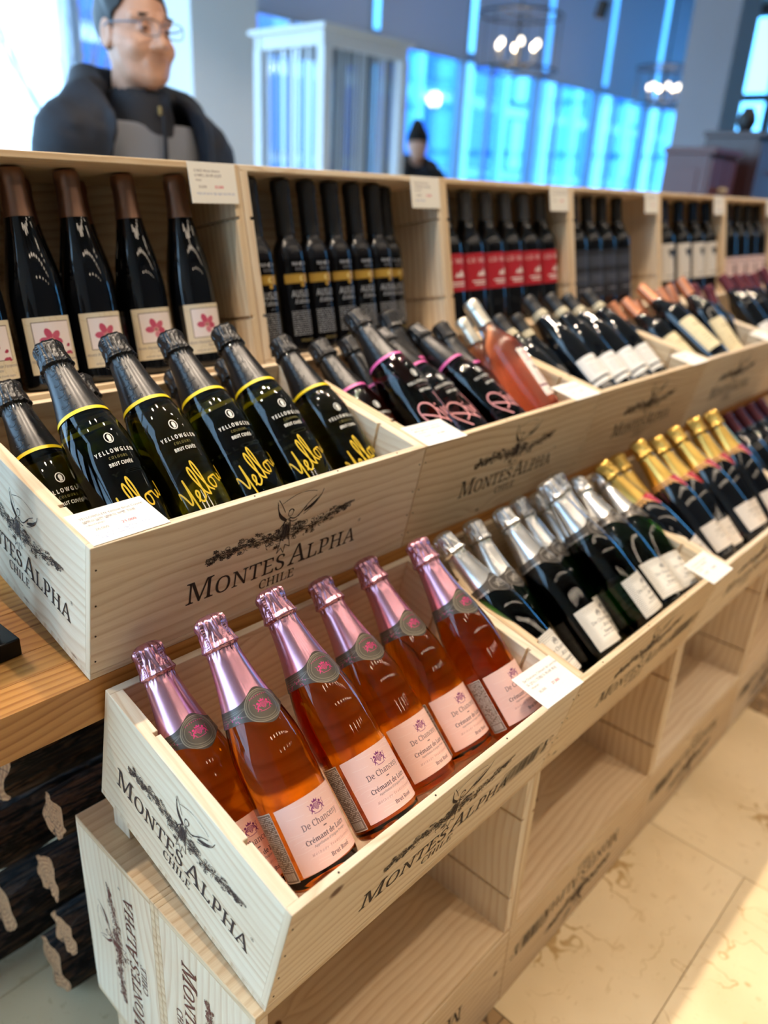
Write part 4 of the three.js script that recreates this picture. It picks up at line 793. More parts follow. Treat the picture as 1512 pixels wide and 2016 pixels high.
{
  const t = thing('lantern', 'black metal lantern with glass panes standing on the table beside the crates', 'lantern'), m = std({ color: 0x0b0c0e, roughness: 0.32, metalness: 0.5 });
  const S = 0.19, H = 0.33, pane = phy({ color: 0xffffff, transmission: 1, thickness: 0, roughness: 0.02, ior: 1.5 });
  mesh('base', board(-S, 0, -S, 0, 0.022, 0, null, 0.002), m, t); mesh('base_tier', board(-S + 0.014, 0.0222, -S + 0.014, -0.014, 0.045, -0.014, null, 0.002), m, t);
  for (const x of [-S + 0.016, -0.034]) for (const z of [-S + 0.016, -0.034]) mesh('post', board(x, 0.045, z, x + 0.018, H, z + 0.018, null, 0.002), m, t);
  for (const [x0, z0, x1, z1] of [[-S + .034, -.027, -.034, -.024], [-S + .034, -S + .024, -.034, -S + .027], [-.027, -S + .034, -.024, -.034], [-S + .024, -S + .034, -S + .027, -.034]]) { mesh('glass_pane', board(x0, .056, z0, x1, H - .012, z1, null, .0005), pane, t); mesh('rail', board(x0 - .004 * (x1 - x0 > .01), .045, z0 - .004 * (z1 - z0 > .01), x1 + .004 * (x1 - x0 > .01), .057, z1 + .004 * (z1 - z0 > .01), null, .001), m, t); }
  mesh('top_frame', board(-S + .008, H, -S + .008, -.008, H + .02, -.008, null, .002), m, t);
  const roof = new THREE.ConeGeometry(0.115, 0.09, 4, 1); roof.rotateY(Math.PI / 4); roof.translate(-S / 2, H + 0.065, -S / 2); mesh('roof', roof, m, t);
  const ring = new THREE.TorusGeometry(0.03, 0.004, 10, 28); ring.translate(-S / 2, H + 0.138, -S / 2); mesh('carry_ring', ring, m, t);
  const c = new THREE.CylinderGeometry(0.032, 0.032, 0.11, 28); c.translate(-S / 2, 0.101, -S / 2); tag(mesh('candle', c, std({ color: 0xe9dfc8, roughness: 0.6 }), t));
  t.position.set(-0.040, 0.73513 + 0.0005, -0.372); t.rotation.y = 0.06;
}
// ---------------------------------------------------------------- the hall
const struct = (name, geo, mat, parent = scene) => { const m = mesh(name, geo, mat, parent); if (parent === scene) m.userData.kind = 'structure'; return m; };
const box = (x0, y0, z0, x1, y1, z1) => { const g = new THREE.BoxGeometry(x1 - x0, y1 - y0, z1 - z0); g.translate((x0 + x1) / 2, (y0 + y1) / 2, (z0 + z1) / 2); return g; };
const RX0 = -2.3, RX1 = 17, RZ0 = -7, RZ1 = 4, RY = 4.7;
{ // floor: cream stone slabs in pairs between strips of brown pebble mosaic
  const stone = (seed) => dataTex(768, 768, (x, y) => {
    const u = x / 768 * 5.8, v = y / 768 * 5.8, wx = fbm(u * 1.1, v * 1.1, seed, 4), wy = fbm(u * 1.1 + 40, v * 1.1, seed + 3, 4);
    const vein = Math.abs(fbm(u * 0.62 + wx * 2.2, v * 0.62 + wy * 2.2, seed + 7, 4) - 0.5), k = (1 - smooth(vein, 0.002, 0.016)) * smooth(fbm(u * 0.8, v * 0.8, seed + 60, 2), 0.5, 0.68);
    const cloud = fbm(u * 0.7, v * 0.7, seed + 11, 4) - 0.5, spk = vnoise(u * 22, v * 22, seed + 14) > 0.93 ? 1 : 0, fl = smooth(vnoise(u * 14 + wx * 4, v * 5, seed + 19), 0.86, 0.96);
    const b = [222 + cloud * 34, 200 + cloud * 36, 160 + cloud * 38], d = [150, 112, 58];
    return [0, 1, 2].map((c) => lerp(b[c], d[c], clamp(k * 0.62 + fl * 0.18 + spk * 0.1, 0, 1)));
  });
  const stones = [stone(3), stone(71)].map((t) => phy({ map: t, roughness: 0.34 }));
  const peb = dataTex(512, 512, (x, y) => { let best = 9, b2 = 9, id = 0; const u = x / 512 * 18, v = y / 512 * 18, ix = Math.floor(u), iy = Math.floor(v); for (let a = -1; a <= 1; a++) for (let c = -1; c <= 1; c++) { const px = ix + a + hash(ix + a, iy + c, 5), py = iy + c + hash(ix + a, iy + c, 6), d = Math.hypot(px - u, py - v); if (d < best) { b2 = best; best = d; id = hash(ix + a, iy + c, 7); } else if (d < b2) b2 = d; } const e = smooth(b2 - best, 0.03, 0.14); return [lerp(86, 132 + id * 60, e), lerp(64, 104 + id * 52, e), lerp(38, 66 + id * 44, e)]; });
  const pebble = std({ map: peb, roughness: 0.5 }), grout = std({ color: 0x9c8a6a, roughness: 0.9 });
  const fl = struct('floor', box(RX0 - 0.2, -0.2, RZ0 - 0.2, RX1 + 0.2, -0.012, RZ1 + 0.2), grout);
  const P = 1.154 + 0.201, tw = 0.577, far = [[], []], farP = [], tileUV = (g) => { const p = g.attributes.position, uv = g.attributes.uv; for (let i = 0; i < p.count; i++) uv.setXY(i, p.getX(i) / 0.62 + 0.1, p.getZ(i) / 0.62 + p.getY(i) * 2); return g; };
  for (let c = -3; c < 13; c++) {
    const x0 = 0.471 + c * P;
    for (let s = 0; s < 2; s++) for (let r = -12; r < 7; r++) {
      const xa = x0 + s * tw + 0.0006, z = r * tw + 0.29 + (s ? 0.0 : 0.2); if (xa > RX1 || xa + tw < RX0) continue;
      const g = tileUV(new RoundedBoxGeometry(tw - 0.0012, 0.0115, tw - 0.0012, 1, 0.0008)); const near = x0 > -1.4 && x0 < 3.4 && z > -1.9 && z < 1.6;
      if (near) { const m = mesh('tile', g, stones[(c + s + r) & 1], fl); m.position.set(xa + tw / 2, -0.00575, z); m.rotation.y = ((c * 3 + r + s * 2) & 3) * Math.PI / 2; }
      else { g.rotateY(((c * 3 + r + s * 2) & 3) * Math.PI / 2); g.translate(xa + tw / 2, -0.00575, z); far[(c + s + r) & 1].push(g); }
    }
    const g = box(x0 + 1.154 + 0.001, -0.0115, RZ0 - 0.2, x0 + P - 0.001, -0.0002, RZ1 + 0.2), p = g.attributes.position; for (let i = 0; i < p.count; i++) g.attributes.uv.setXY(i, p.getX(i) / 0.5, p.getZ(i) / 0.5);
    if (Math.abs(c) < 3) mesh('border_strip', g, pebble, fl); else farP.push(g);
  }
  far.forEach((f, i) => { mesh('far_tiles', mergeGeometries(f), stones[i], fl).userData.kind = 'stuff'; }); mesh('far_border_strips', mergeGeometries(farP), pebble, fl).userData.kind = 'stuff';
}
const wallM = std({ color: 0xd9d4ca, roughness: 0.85 }), warmWall = std({ color: 0x5e5044, roughness: 0.85 }), steelM = std({ color: 0x8b97a8, roughness: 0.5, metalness: 0.2 }), darkFrame = std({ color: 0x3d342f, roughness: 0.55 });
struct('ceiling', box(RX0 - 0.2, RY, RZ0 - 0.2, RX1 + 0.2, RY + 0.2, RZ1 + 0.2), std({ color: 0xa9a49c, roughness: 0.9 }));
struct('wall_front', box(RX0 - 0.2, 0, RZ1, RX1 + 0.2, RY, RZ1 + 0.2), warmWall);
const paneM = phy({ color: 0xf2fbff, transmission: 1, thickness: 0, roughness: 0.0, ior: 1.5 });
const tintM = phy({ color: new THREE.Color().setRGB(0.46, 0.80, 1.0), transmission: 1, thickness: 0, roughness: 0.0, ior: 1.5 });
// glazed wall behind: a bay every 1.85 m, a transom at 2.86 m
{
  struct('wall_back', mergeGeometries([box(RX0 - 0.2, 0, RZ0 - 0.2, RX1 + 0.2, 0.08, RZ0), box(RX0 - 0.2, RY - 0.12, RZ0 - 0.2, RX1 + 0.2, RY, RZ0)]), steelM);
  let n = 0; const blindM = phy({ color: 0xaab6cc, roughness: 0.9, transmission: 0.22, thickness: 0, side: THREE.DoubleSide });
  for (let k = -2; k < 10; k++) {
    const x0 = -0.15 + k * 1.85, x1 = x0 + 1.85; if (x0 < RX0 - 0.2) continue;
    const w = thing('window', null); w.name = 'window_' + (++n); w.userData.kind = 'structure';
    const fr = [box(x0 - 0.045, 0.08, RZ0 - 0.16, x0 + 0.045, RY - 0.12, RZ0 - 0.02), box(x0 + 0.045, 2.80, RZ0 - 0.14, x1 - 0.045, 2.90, RZ0 - 0.03)];
    if (k >= 2) fr.push(box(x0 + 0.66, 0.08, RZ0 - 0.12, x0 + 0.72, 2.80, RZ0 - 0.06));
    mesh('window_frame', mergeGeometries(fr), steelM, w);
    mesh('pane', box(x0 + 0.045, 0.08, RZ0 - 0.10, x1 - 0.045, 2.80, RZ0 - 0.09), k >= 4 ? tintM : paneM, w);
    mesh('pane', box(x0 + 0.045, 2.90, RZ0 - 0.10, x1 - 0.045, RY - 0.12, RZ0 - 0.09), k >= 4 ? tintM : paneM, w);
    if (k >= 3) {
      const t = thing('roller_blind', null); tag(t, 'pale blue-grey roller blind, ' + (k === 3 ? 'leftmost' : nth[k - 3]) + ' of the row along the tall window wall', 'blind', 'roller blinds drawn down over the upper windows');
      mesh('blind_fabric', box(x0 + 0.10, 2.78, RZ0 + 0.030, x1 - 0.10, RY - 0.1, RZ0 + 0.033), blindM, t); const b = new THREE.CylinderGeometry(0.014, 0.014, 1.65, 12); b.rotateZ(Math.PI / 2); b.translate((x0 + x1) / 2, 2.775, RZ0 + 0.032); mesh('bottom_bar', b, steelM, t); const rl = new THREE.CylinderGeometry(0.035, 0.035, 1.67, 14); rl.rotateZ(Math.PI / 2); rl.translate((x0 + x1) / 2, RY - 0.07, RZ0 + 0.032); mesh('roller', rl, steelM, t);
    }
  }
}
{ // glazed wall on the left, which lets the daylight in
  struct('wall_left', mergeGeometries([box(RX0 - 0.2, 0, RZ0 - 0.2, RX0, 0.1, RZ1 + 0.2), box(RX0 - 0.2, RY - 0.3, RZ0 - 0.2, RX0, RY, RZ1 + 0.2), box(RX0 - 0.2, 0.1, -0.25, RX0, RY - 0.3, RZ1 + 0.2)]), wallM);
  let n = 20; for (let z = RZ0; z < -0.5; z += 1.6875) { const w = thing('window', null); w.name = 'window_' + (++n); w.userData.kind = 'structure'; mesh('window_frame', mergeGeometries([box(RX0 - 0.16, 0.1, z, RX0 - 0.04, RY - 0.3, z + 0.07), box(RX0 - 0.14, 2.3, z + 0.07, RX0 - 0.05, 2.36, z + 1.6875)]), steelM, w); mesh('pane', box(RX0 - 0.11, 0.1, z + 0.07, RX0 - 0.1, 2.3, z + 1.6875), paneM, w); mesh('pane', box(RX0 - 0.11, 2.36, z + 0.07, RX0 - 0.1, RY - 0.3, z + 1.6875), paneM, w); }
}
{ // far wall on the right: dark grid of tinted panes
  struct('wall_right', mergeGeometries([box(RX1, 0, RZ0 - 0.2, RX1 + 0.2, 0.9, RZ1 + 0.2), box(RX1, RY - 0.2, RZ0 - 0.2, RX1 + 0.2, RY, RZ1 + 0.2), box(RX1, 0.9, 1.4, RX1 + 0.2, RY - 0.2, RZ1 + 0.2)]), darkFrame);
  let n = 40; for (let z = RZ0; z < 1.3; z += 1.2) { const w = thing('window', null); w.name = 'window_' + (++n); w.userData.kind = 'structure'; mesh('window_frame', mergeGeometries([box(RX1 - 0.02, 0.9, z, RX1 + 0.16, RY - 0.2, z + 0.16), box(RX1 - 0.01, 1.95, z + 0.16, RX1 + 0.14, 2.09, z + 1.2), box(RX1 - 0.01, 3.05, z + 0.16, RX1 + 0.14, 3.19, z + 1.2)]), darkFrame, w); for (const [a, b] of [[0.9, 1.95], [2.09, 3.05], [3.19, RY - 0.2]]) mesh('pane', box(RX1 + 0.06, a, z + 0.16, RX1 + 0.07, b, z + 1.2), tintM, w); }
}
struct('column', box(9.55, 0, -4.15, 10.1, RY, -3.6), std({ color: 0x8f9199, roughness: 0.8 }));
struct('pillar', box(3.98, 0, -6.35, 4.68, RY, -5.9), std({ color: 0xd6dade, roughness: 0.85 }));
// outdoors: paving, and the buildings across the street
struct('pavement', box(-30, -0.32, -40, 50, -0.22, 30), std({ color: 0xb8bcc0, roughness: 0.9 }));
{
  const white = std({ color: 0xe4ebf0, roughness: 0.7 }), blue = std({ color: 0x5c95d0, roughness: 0.25 }), deep = std({ color: 0x2c66b8, roughness: 0.25 }), pale = std({ color: 0xc4e4f4, roughness: 0.4 });
  [[6.5, 19, -13, 9, 0, 'office building with blue windows and white piers across the street, left one'], [19.5, 30, -13.5, 11, 3, 'office building with blue windows and white piers across the street, right one']].forEach(([x0, x1, z, h, off, label]) => {
    const t = thing('office_building', label, 'building', 'buildings seen through the tall windows');
    mesh('wall', box(x0, -0.2, z - 6, x1, h, z - 0.3), white, t);
    let i = off; for (let x = x0 + 0.3; x < x1 - 1.2; x += 1.7, i++) {
      for (const [y0, y1] of [[0.2, 1.5], [1.7, 3.1], [3.4, 5.6], [5.9, h - 0.5]]) { const w = mesh('window', box(x, y0, z - 0.3, x + 1.35, y1, z - 0.18), i % 3 ? blue : deep, t); mesh('pane', box(x + 0.08, y0 + 0.08, z - 0.18, x + 0.62, y1 - 0.08, z - 0.16), (i + (y0 > 1 ? 1 : 0)) % 4 ? deep : pale, w); }
      mesh('pier', box(x + 1.35, -0.2, z - 0.3, x + 1.35 + (i % 2 ? 0.35 : 0.2), h, z + 0.05), i % 2 ? white : pale, t);
    }
  });
}
// ---------------------------------------------------------------- people
const sMin = (a, b, k) => { const h = Math.max(k - Math.abs(a - b), 0) / k; return Math.min(a, b) - h * h * k * 0.25; };
const sMax = (a, b, k) => -sMin(-a, -b, k);
function cap(p, a, b, ra, rb) {
  const bx = b[0] - a[0], by = b[1] - a[1], bz = b[2] - a[2], px = p[0] - a[0], py = p[1] - a[1], pz = p[2] - a[2];
  const t = clamp((px * bx + py * by + pz * bz) / (bx * bx + by * by + bz * bz + 1e-12), 0, 1);
  return Math.hypot(px - bx * t, py - by * t, pz - bz * t) - (ra + (rb - ra) * t);
}
const ell = (p, c, r) => { const x = (p[0] - c[0]) / r[0], y = (p[1] - c[1]) / r[1], z = (p[2] - c[2]) / r[2], k = Math.hypot(x, y, z); return (k - 1) * Math.min(...r); };
function nets(f, lo, hi, cell) {                                        // surface nets: one smooth skin round f < 0
  const n = [0, 1, 2].map((i) => Math.ceil((hi[i] - lo[i]) / cell) + 1), at = (i, j, k) => (k * n[1] + j) * n[0] + i, v = new Float32Array(n[0] * n[1] * n[2]);
  for (let k = 0; k < n[2]; k++) for (let j = 0; j < n[1]; j++) for (let i = 0; i < n[0]; i++) v[at(i, j, k)] = f([lo[0] + i * cell, lo[1] + j * cell, lo[2] + k * cell]);
  const id = new Int32Array(v.length).fill(-1), pos = [], nor = [], idx = [], C = [[0, 0, 0], [1, 0, 0], [0, 1, 0], [1, 1, 0], [0, 0, 1], [1, 0, 1], [0, 1, 1], [1, 1, 1]], E = [[0, 1], [2, 3], [4, 5], [6, 7], [0, 2], [1, 3], [4, 6], [5, 7], [0, 4], [1, 5], [2, 6], [3, 7]];
  for (let k = 0; k < n[2] - 1; k++) for (let j = 0; j < n[1] - 1; j++) for (let i = 0; i < n[0] - 1; i++) {
    const d = C.map(([a, b, c]) => v[at(i + a, j + b, k + c)]); let m = 0, x = 0, y = 0, z = 0;
    for (const [a, b] of E) if ((d[a] < 0) !== (d[b] < 0)) { const t = d[a] / (d[a] - d[b]); x += C[a][0] + (C[b][0] - C[a][0]) * t; y += C[a][1] + (C[b][1] - C[a][1]) * t; z += C[a][2] + (C[b][2] - C[a][2]) * t; m++; }
    if (!m) continue; id[at(i, j, k)] = pos.length / 3; const p = [lo[0] + (i + x / m) * cell, lo[1] + (j + y / m) * cell, lo[2] + (k + z / m) * cell], e = cell * 0.4, g = V3(f([p[0] + e, p[1], p[2]]) - f([p[0] - e, p[1], p[2]]), f([p[0], p[1] + e, p[2]]) - f([p[0], p[1] - e, p[2]]), f([p[0], p[1], p[2] + e]) - f([p[0], p[1], p[2] - e])).normalize();
    pos.push(...p); nor.push(g.x, g.y, g.z);
  }
  const quad = (a, b, c, d, s) => { if (a < 0 || b < 0 || c < 0 || d < 0) return; s ? idx.push(a, b, c, a, c, d) : idx.push(a, c, b, a, d, c); };
  for (let k = 1; k < n[2] - 1; k++) for (let j = 1; j < n[1] - 1; j++) for (let i = 1; i < n[0] - 1; i++) {
    const a = v[at(i, j, k)] < 0;
    if (a !== v[at(i + 1, j, k)] < 0) quad(id[at(i, j - 1, k - 1)], id[at(i, j, k - 1)], id[at(i, j, k)], id[at(i, j - 1, k)], a);
    if (a !== v[at(i, j + 1, k)] < 0) quad(id[at(i - 1, j, k - 1)], id[at(i - 1, j, k)], id[at(i, j, k)], id[at(i, j, k - 1)], a);
    if (a !== v[at(i, j, k + 1)] < 0) quad(id[at(i - 1, j - 1, k)], id[at(i, j - 1, k)], id[at(i, j, k)], id[at(i - 1, j, k)], a);
  }
  const g = new THREE.BufferGeometry(); g.setAttribute('position', new THREE.Float32BufferAttribute(pos, 3)); g.setAttribute('normal', new THREE.Float32BufferAttribute(nor, 3)); g.setIndex(idx); return g;
}
const mirror = (q, s) => [q[0] * s, q[1], q[2]];
const skinM = phy({ color: 0xc79478, roughness: 0.5 }), skin2 = phy({ color: 0xd6a58c, roughness: 0.5 }), hairM = std({ color: 0x14110f, roughness: 0.5 });
// faces +z, stands on y = 0; arms: shoulder, elbow, wrist, palm end
function headField(q) {
  let d = ell(q, [0, 1.562, -0.012], [0.076, 0.093, 0.094]);
  d = sMin(d, ell(q, [0, 1.497, 0.026], [0.060, 0.068, 0.060]), 0.03);
  d = sMin(d, ell(q, [0, 1.446, 0.058], [0.030, 0.022, 0.024]), 0.03);
  for (const s of [-1, 1]) { const m = mirror(q, s); d = sMin(d, cap(m, [0.055, 1.512, 0.03], [0.040, 1.455, 0.035], 0.016, 0.014), 0.03); d = sMin(d, cap(m, [0.014, 1.567, 0.082], [0.050, 1.566, 0.064], 0.010, 0.009), 0.012); d = sMin(d, ell(m, [0.042, 1.505, 0.062], [0.020, 0.018, 0.018]), 0.02); d = sMax(d, -ell(m, [0.031, 1.546, 0.093], [0.017, 0.010, 0.014]), 0.012); d = sMin(d, ell(m, [0.031, 1.545, 0.073], [0.0135, 0.0095, 0.0125]), 0.003); d = sMin(d, ell(m, [0.079, 1.532, -0.008], [0.010, 0.033, 0.020]), 0.008); d = sMax(d, -ell(m, [0.088, 1.534, -0.002], [0.006, 0.018, 0.010]), 0.006); }
  d = sMin(d, cap(q, [0, 1.556, 0.083], [0, 1.512, 0.106], 0.010, 0.0125), 0.014); for (const s of [-1, 1]) d = sMin(d, ell(mirror(q, s), [0.013, 1.507, 0.096], [0.009, 0.008, 0.010]), 0.008);
  d = sMin(d, cap(q, [-0.022, 1.474, 0.076], [0.022, 1.474, 0.076], 0.0075, 0.0075), 0.010); d = sMin(d, cap(q, [-0.016, 1.463, 0.076], [0.016, 1.463, 0.076], 0.0075, 0.0075), 0.008); d = sMax(d, -cap(q, [-0.024, 1.4685, 0.090], [0.024, 1.4685, 0.090], 0.003, 0.003), 0.004);
  return d;
}
function handGeo(wrist, dir, back, side) {                              // palm and five bent fingers; dir: along the hand, back: its back
  const D = V3(...dir).normalize(), B = V3(...back).addScaledVector(D, -V3(...back).dot(D)).normalize(), S = D.clone().cross(B).multiplyScalar(side), P = (a, b, c) => V3(...wrist).addScaledVector(D, a).addScaledVector(B, b).addScaledVector(S, c).toArray();
  const bones = [[P(0, 0, 0), P(.03, 0, 0), .021, .022]];
  for (const [c, l, e] of [[-.028, .060, .078], [-.009, .070, .083], [.010, .065, .081], [.028, .050, .074]]) { const k = P(e, .002, c), m = P(e + l * .45, -.006 - l * .12, c * 1.05), t = P(e + l * .82, -.02 - l * .3, c * 1.02); bones.push([P(.028, 0, c * .7), k, .014, .0105], [k, m, .0092, .0085], [m, t, .0085, .0070]); }
  const t0 = P(.02, -.008, -.026), t1 = P(.05, -.02, -.050), t2 = P(.082, -.03, -.050); bones.push([t0, t1, .014, .0105], [t1, t2, .0100, .0080]);
  const lo = [1e9, 1e9, 1e9], hi = [-1e9, -1e9, -1e9]; for (const [a, b] of bones) for (const q of [a, b]) for (let i = 0; i < 3; i++) { lo[i] = Math.min(lo[i], q[i] - .035); hi[i] = Math.max(hi[i], q[i] + .035); }
  return nets((q) => bones.reduce((d, [a, b, r, s], i) => sMin(d, cap(q, a, b, r, s), i < 1 ? .01 : .004), 1), lo, hi, 0.0042);
}
function person(label, o) {
  const t = thing('person', label, 'person');
  const A = o.arms, limb = (q, k, g) => { let d = 1; for (const s of [-1, 1]) { const a = A[s < 0 ? 0 : 1]; d = sMin(d, cap(q, a[0], a[1], g[0], g[1]), k); d = sMin(d, cap(q, a[1], a[2], g[1], g[2]), k); } return d; };
  const legs = (q, g) => { let d = 1; for (const s of [-1, 1]) { d = sMin(d, cap(q, [s * .085, .84, -.01], [s * .10, .46, .005], g[0], g[1]), .04); d = sMin(d, cap(q, [s * .10, .46, .005], [s * .105, .09, -.02], g[1], g[2]), .03); } return d; };
  const torso = (q, e) => sMin(sMin(ell(q, [0, 1.19, -0.01], [.165 + e, .20 + e, .105 + e]), ell(q, [0, .93, 0], [.15 + e, .20 + e, .105 + e]), .06), cap(q, [-.13, 1.305, -.02], [.13, 1.305, -.02], .06 + e, .06 + e), .07);
  const body = (q) => { let d = headField(q); d = sMin(d, cap(q, [0, 1.49, -.02], [0, 1.33, -.03], .052, .060), .025); if (q[1] < 1.42) { d = sMin(d, torso(q, -.045), .03); d = sMin(d, limb(q, .03, [.045, .036, .026]), .03); d = sMin(d, legs(q, [.07, .05, .036]), .04); for (const s of [-1, 1]) d = sMin(d, cap(q, [s * .105, .045, -.03], [s * .12, .03, .13], .034, .026), .03); } return d; };
  const top = nets(body, [-.12, 1.34, -.14], [.12, 1.68, .14], 0.0045), low = nets((q) => Math.max(body(q), q[1] - 1.347), [-.40, -.02, -.20], [.40, 1.37, .40], 0.014);
  const parts = [top, low]; [-1, 1].forEach((s, i) => parts.push(handGeo(A[i][2], A[i][3], A[i][4], s)));
  mesh('body', mergeGeometries(parts), o.skin, t);
  // trousers and shoes
  mesh('trousers', nets((q) => sMax(legs(q, [.09, .068, .055]), -(q[1] - .07), .01), [-.24, .04, -.16], [.24, .96, .16], 0.014), o.trouser, t);
  for (const s of [-1, 1]) mesh('shoe', nets((q) => sMax(sMin(cap(q, [s * .105, .045, -.035], [s * .122, .035, .15], .046, .036), cap(q, [s * .105, .06, -.03], [s * .105, .10, -.03], .046, .045), .03), -(q[1] - .001), .006), [Math.min(s * .05, s * .18), -.01, -.1], [Math.max(s * .05, s * .18), .16, .2], 0.008), o.shoe, t);
  const wr_ = (q) => (fbm(q[0] * 9 + 3, q[1] * 14 + q[2] * 6, 77, 3) - .5) * .024;
  // coat: torso, sleeves, hood; open in front when asked
  const coat = (q) => {
    let d = torso(q, .030); d = sMin(d, ell(q, [0, .84, -.01], [.195, .20, .135]), .06); d = sMin(d, limb(q, .05, [.086, .070, .058]), .05) + wr_(q);
    let h = 1; const H = [[-.085, 1.335, .085], [-.135, 1.385, -.03], [-.075, 1.425, -.115], [.075, 1.425, -.115], [.135, 1.385, -.03], [.085, 1.335, .085]]; for (let i = 0; i < 5; i++) h = Math.min(h, cap(q, H[i], H[i + 1], i === 0 || i === 4 ? .034 : .046, i === 1 || i === 2 ? .048 : .046)); d = sMin(d, h + wr_(q) * .6, .04);
    for (const s of [-1, 1]) d = sMin(d, cap(q, [s * .105, 1.34, .09], [s * .115, 1.12, .135], .028, .022), .03);
    d = sMax(d, -(torso(q, .006)), .006); d = Math.max(d, .70 - q[1]);
    d = sMax(d, -cap(q, [0, 1.50, -.02], [0, 1.28, -.01], .082, .078), .015);
    if (o.open) { const wdt = .118 + .05 * clamp((1.34 - q[1]) / .5, 0, 1); d = sMax(d, Math.min(q[2] + .005, wdt - Math.abs(q[0] + .012)), .012); }
    return d;
  };
  const lo = [-.42, .66, -.26], hi = [.42, 1.52, o.reach ?? .30];
  mesh('coat', nets(coat, lo, hi, 0.0095), o.coat, t);
  if (o.open) {
    mesh('fleece', nets((q) => sMax(torso(q, .001) + (vnoise(q[0] * 22, q[1] * 12, 5) - .5) * .008, Math.max(.74 - q[1], q[1] - 1.345), .01), [-.22, .70, -.17], [.22, 1.40, .17], 0.010), o.fleece, t);
    mesh('collar', nets((q) => sMax(sMax(cap(q, [0, 1.425, -.012], [0, 1.32, -.012], .073, .094), -cap(q, [0, 1.52, -.012], [0, 1.28, -.012], .066, .074), .008), q[1] - 1.425, .008), [-.13, 1.28, -.13], [.13, 1.45, .12], 0.006), o.coat, t);
    const z = new RoundedBoxGeometry(.009, .52, .008, 1, .002); z.translate(-.004, 1.10, .103); z.rotateX(0); mesh('zip', z, o.coat, t); const pl = new RoundedBoxGeometry(.008, .02, .006, 1, .002); pl.translate(-.002, 1.372, .083); mesh('zip_pull', pl, std({ color: 0xb09a68, metalness: .7, roughness: .4 }), t);
    const em = new RoundedBoxGeometry(.034, .012, .004, 1, .001); em.rotateZ(.1); em.translate(.055, 1.232, .109); mesh('chest_emblem', em, std({ color: 0xc9c02a, roughness: .7 }), t);
    mesh('sleeve_mark', (() => { const g = new RoundedBoxGeometry(.004, .008, .03, 1, .001); g.translate(-.296, 1.20, .02); return g; })(), std({ color: 0xb9c2cc, roughness: .7 }), t);
  }
  if (o.hair) mesh('hair', nets((q) => { const s = ell(q, [0, 1.570, -.018], [.085, .101, .100]) + (vnoise(q[0] * 60, q[1] * 30 + q[2] * 40, 3) - .5) * .008; const front = q[2] > .02 ? q[1] - (1.602 + (q[2] - .02) * .16 - Math.max(0, Math.abs(q[0]) - .05) * 1.2) : q[1] - (1.47 + Math.max(0, q[2] + .05) * .75); return sMax(s, -front, .008); }, [-.11, 1.44, -.14], [.11, 1.69, .12], 0.006), hairM, t);
  for (const s of [-1, 1]) { const e = new THREE.SphereGeometry(.0062, 14, 10); e.scale(1, .62, .5); e.translate(s * .031, 1.5445, .0835); mesh('eye', e, std({ color: 0x17100c, roughness: .2 }), t); const b = new THREE.CapsuleGeometry(.003, .026, 4, 8); b.rotateZ(Math.PI / 2 - s * .12); b.translate(s * .033, 1.572, .084); mesh('eyebrow', b, hairM, t); }
  return t;
}
const navy = std({ color: 0x080d1a, roughness: 0.72 }), navy2 = std({ color: 0x10131c, roughness: 0.85 }), fleeceM = std({ color: 0x6b6e76, roughness: 0.95 }), denim = std({ color: 0x20242c, roughness: 0.9 }), shoeM = std({ color: 0x0f0e0d, roughness: 0.5 });
{
  const arm = (s) => [[s * .195, 1.285, -.02], [s * .255, 1.02, -.03], [s * .255, .80, .04], [s * .02, -1, .18], [s, 0, .1]];
  const t = person('man in glasses and open dark navy hooded jacket standing behind the crates', { arms: [arm(-1), arm(1)], skin: skinM, coat: navy, fleece: fleeceM, trouser: denim, shoe: shoeM, open: true, hair: true });
  const gl = std({ color: 0x6d6f78, roughness: .3, metalness: .7 }), fr = [];
  const gp = thing('glasses', null); scene.remove(gp); gp.name = 'glasses'; t.add(gp);
  for (const s of [-1, 1]) { const sh = []; for (let i = 0; i <= 28; i++) { const a = i / 28 * 6.283; sh.push(V3(s * .033 + .026 * Math.sign(Math.cos(a)) * Math.abs(Math.cos(a)) ** .7, 1.543 + .017 * Math.sign(Math.sin(a)) * Math.abs(Math.sin(a)) ** .7, .110 - .06 * Math.abs(.033 + s * .0 + .026 * Math.cos(a) * s) ** 1.4)); } fr.push(new THREE.TubeGeometry(new THREE.CatmullRomCurve3(sh.slice(0, 28), true), 56, .0015, 6, true)); fr.push(new THREE.TubeGeometry(new THREE.CatmullRomCurve3([V3(s * .059, 1.551, .100), V3(s * .078, 1.552, .06), V3(s * .083, 1.550, 0), V3(s * .082, 1.535, -.02)]), 24, .0022, 6)); }
  fr.push(new THREE.TubeGeometry(new THREE.CatmullRomCurve3([V3(-.008, 1.547, .110), V3(0, 1.551, .114), V3(.008, 1.547, .110)]), 10, .0014, 6));
  mesh('frame', mergeGeometries(fr), gl, gp);
  for (const s of [-1, 1]) { const l = new THREE.CircleGeometry(.024, 24); l.scale(1, .68, 1); l.translate(s * .033, 1.543, .104); mesh('lens', l, phy({ color: 0xffffff, transmission: 1, thickness: 0, roughness: 0, ior: 1.4, side: THREE.DoubleSide }), gp); }
  t.position.set(.866, 0, -1.56); t.rotation.y = 0.04;
}
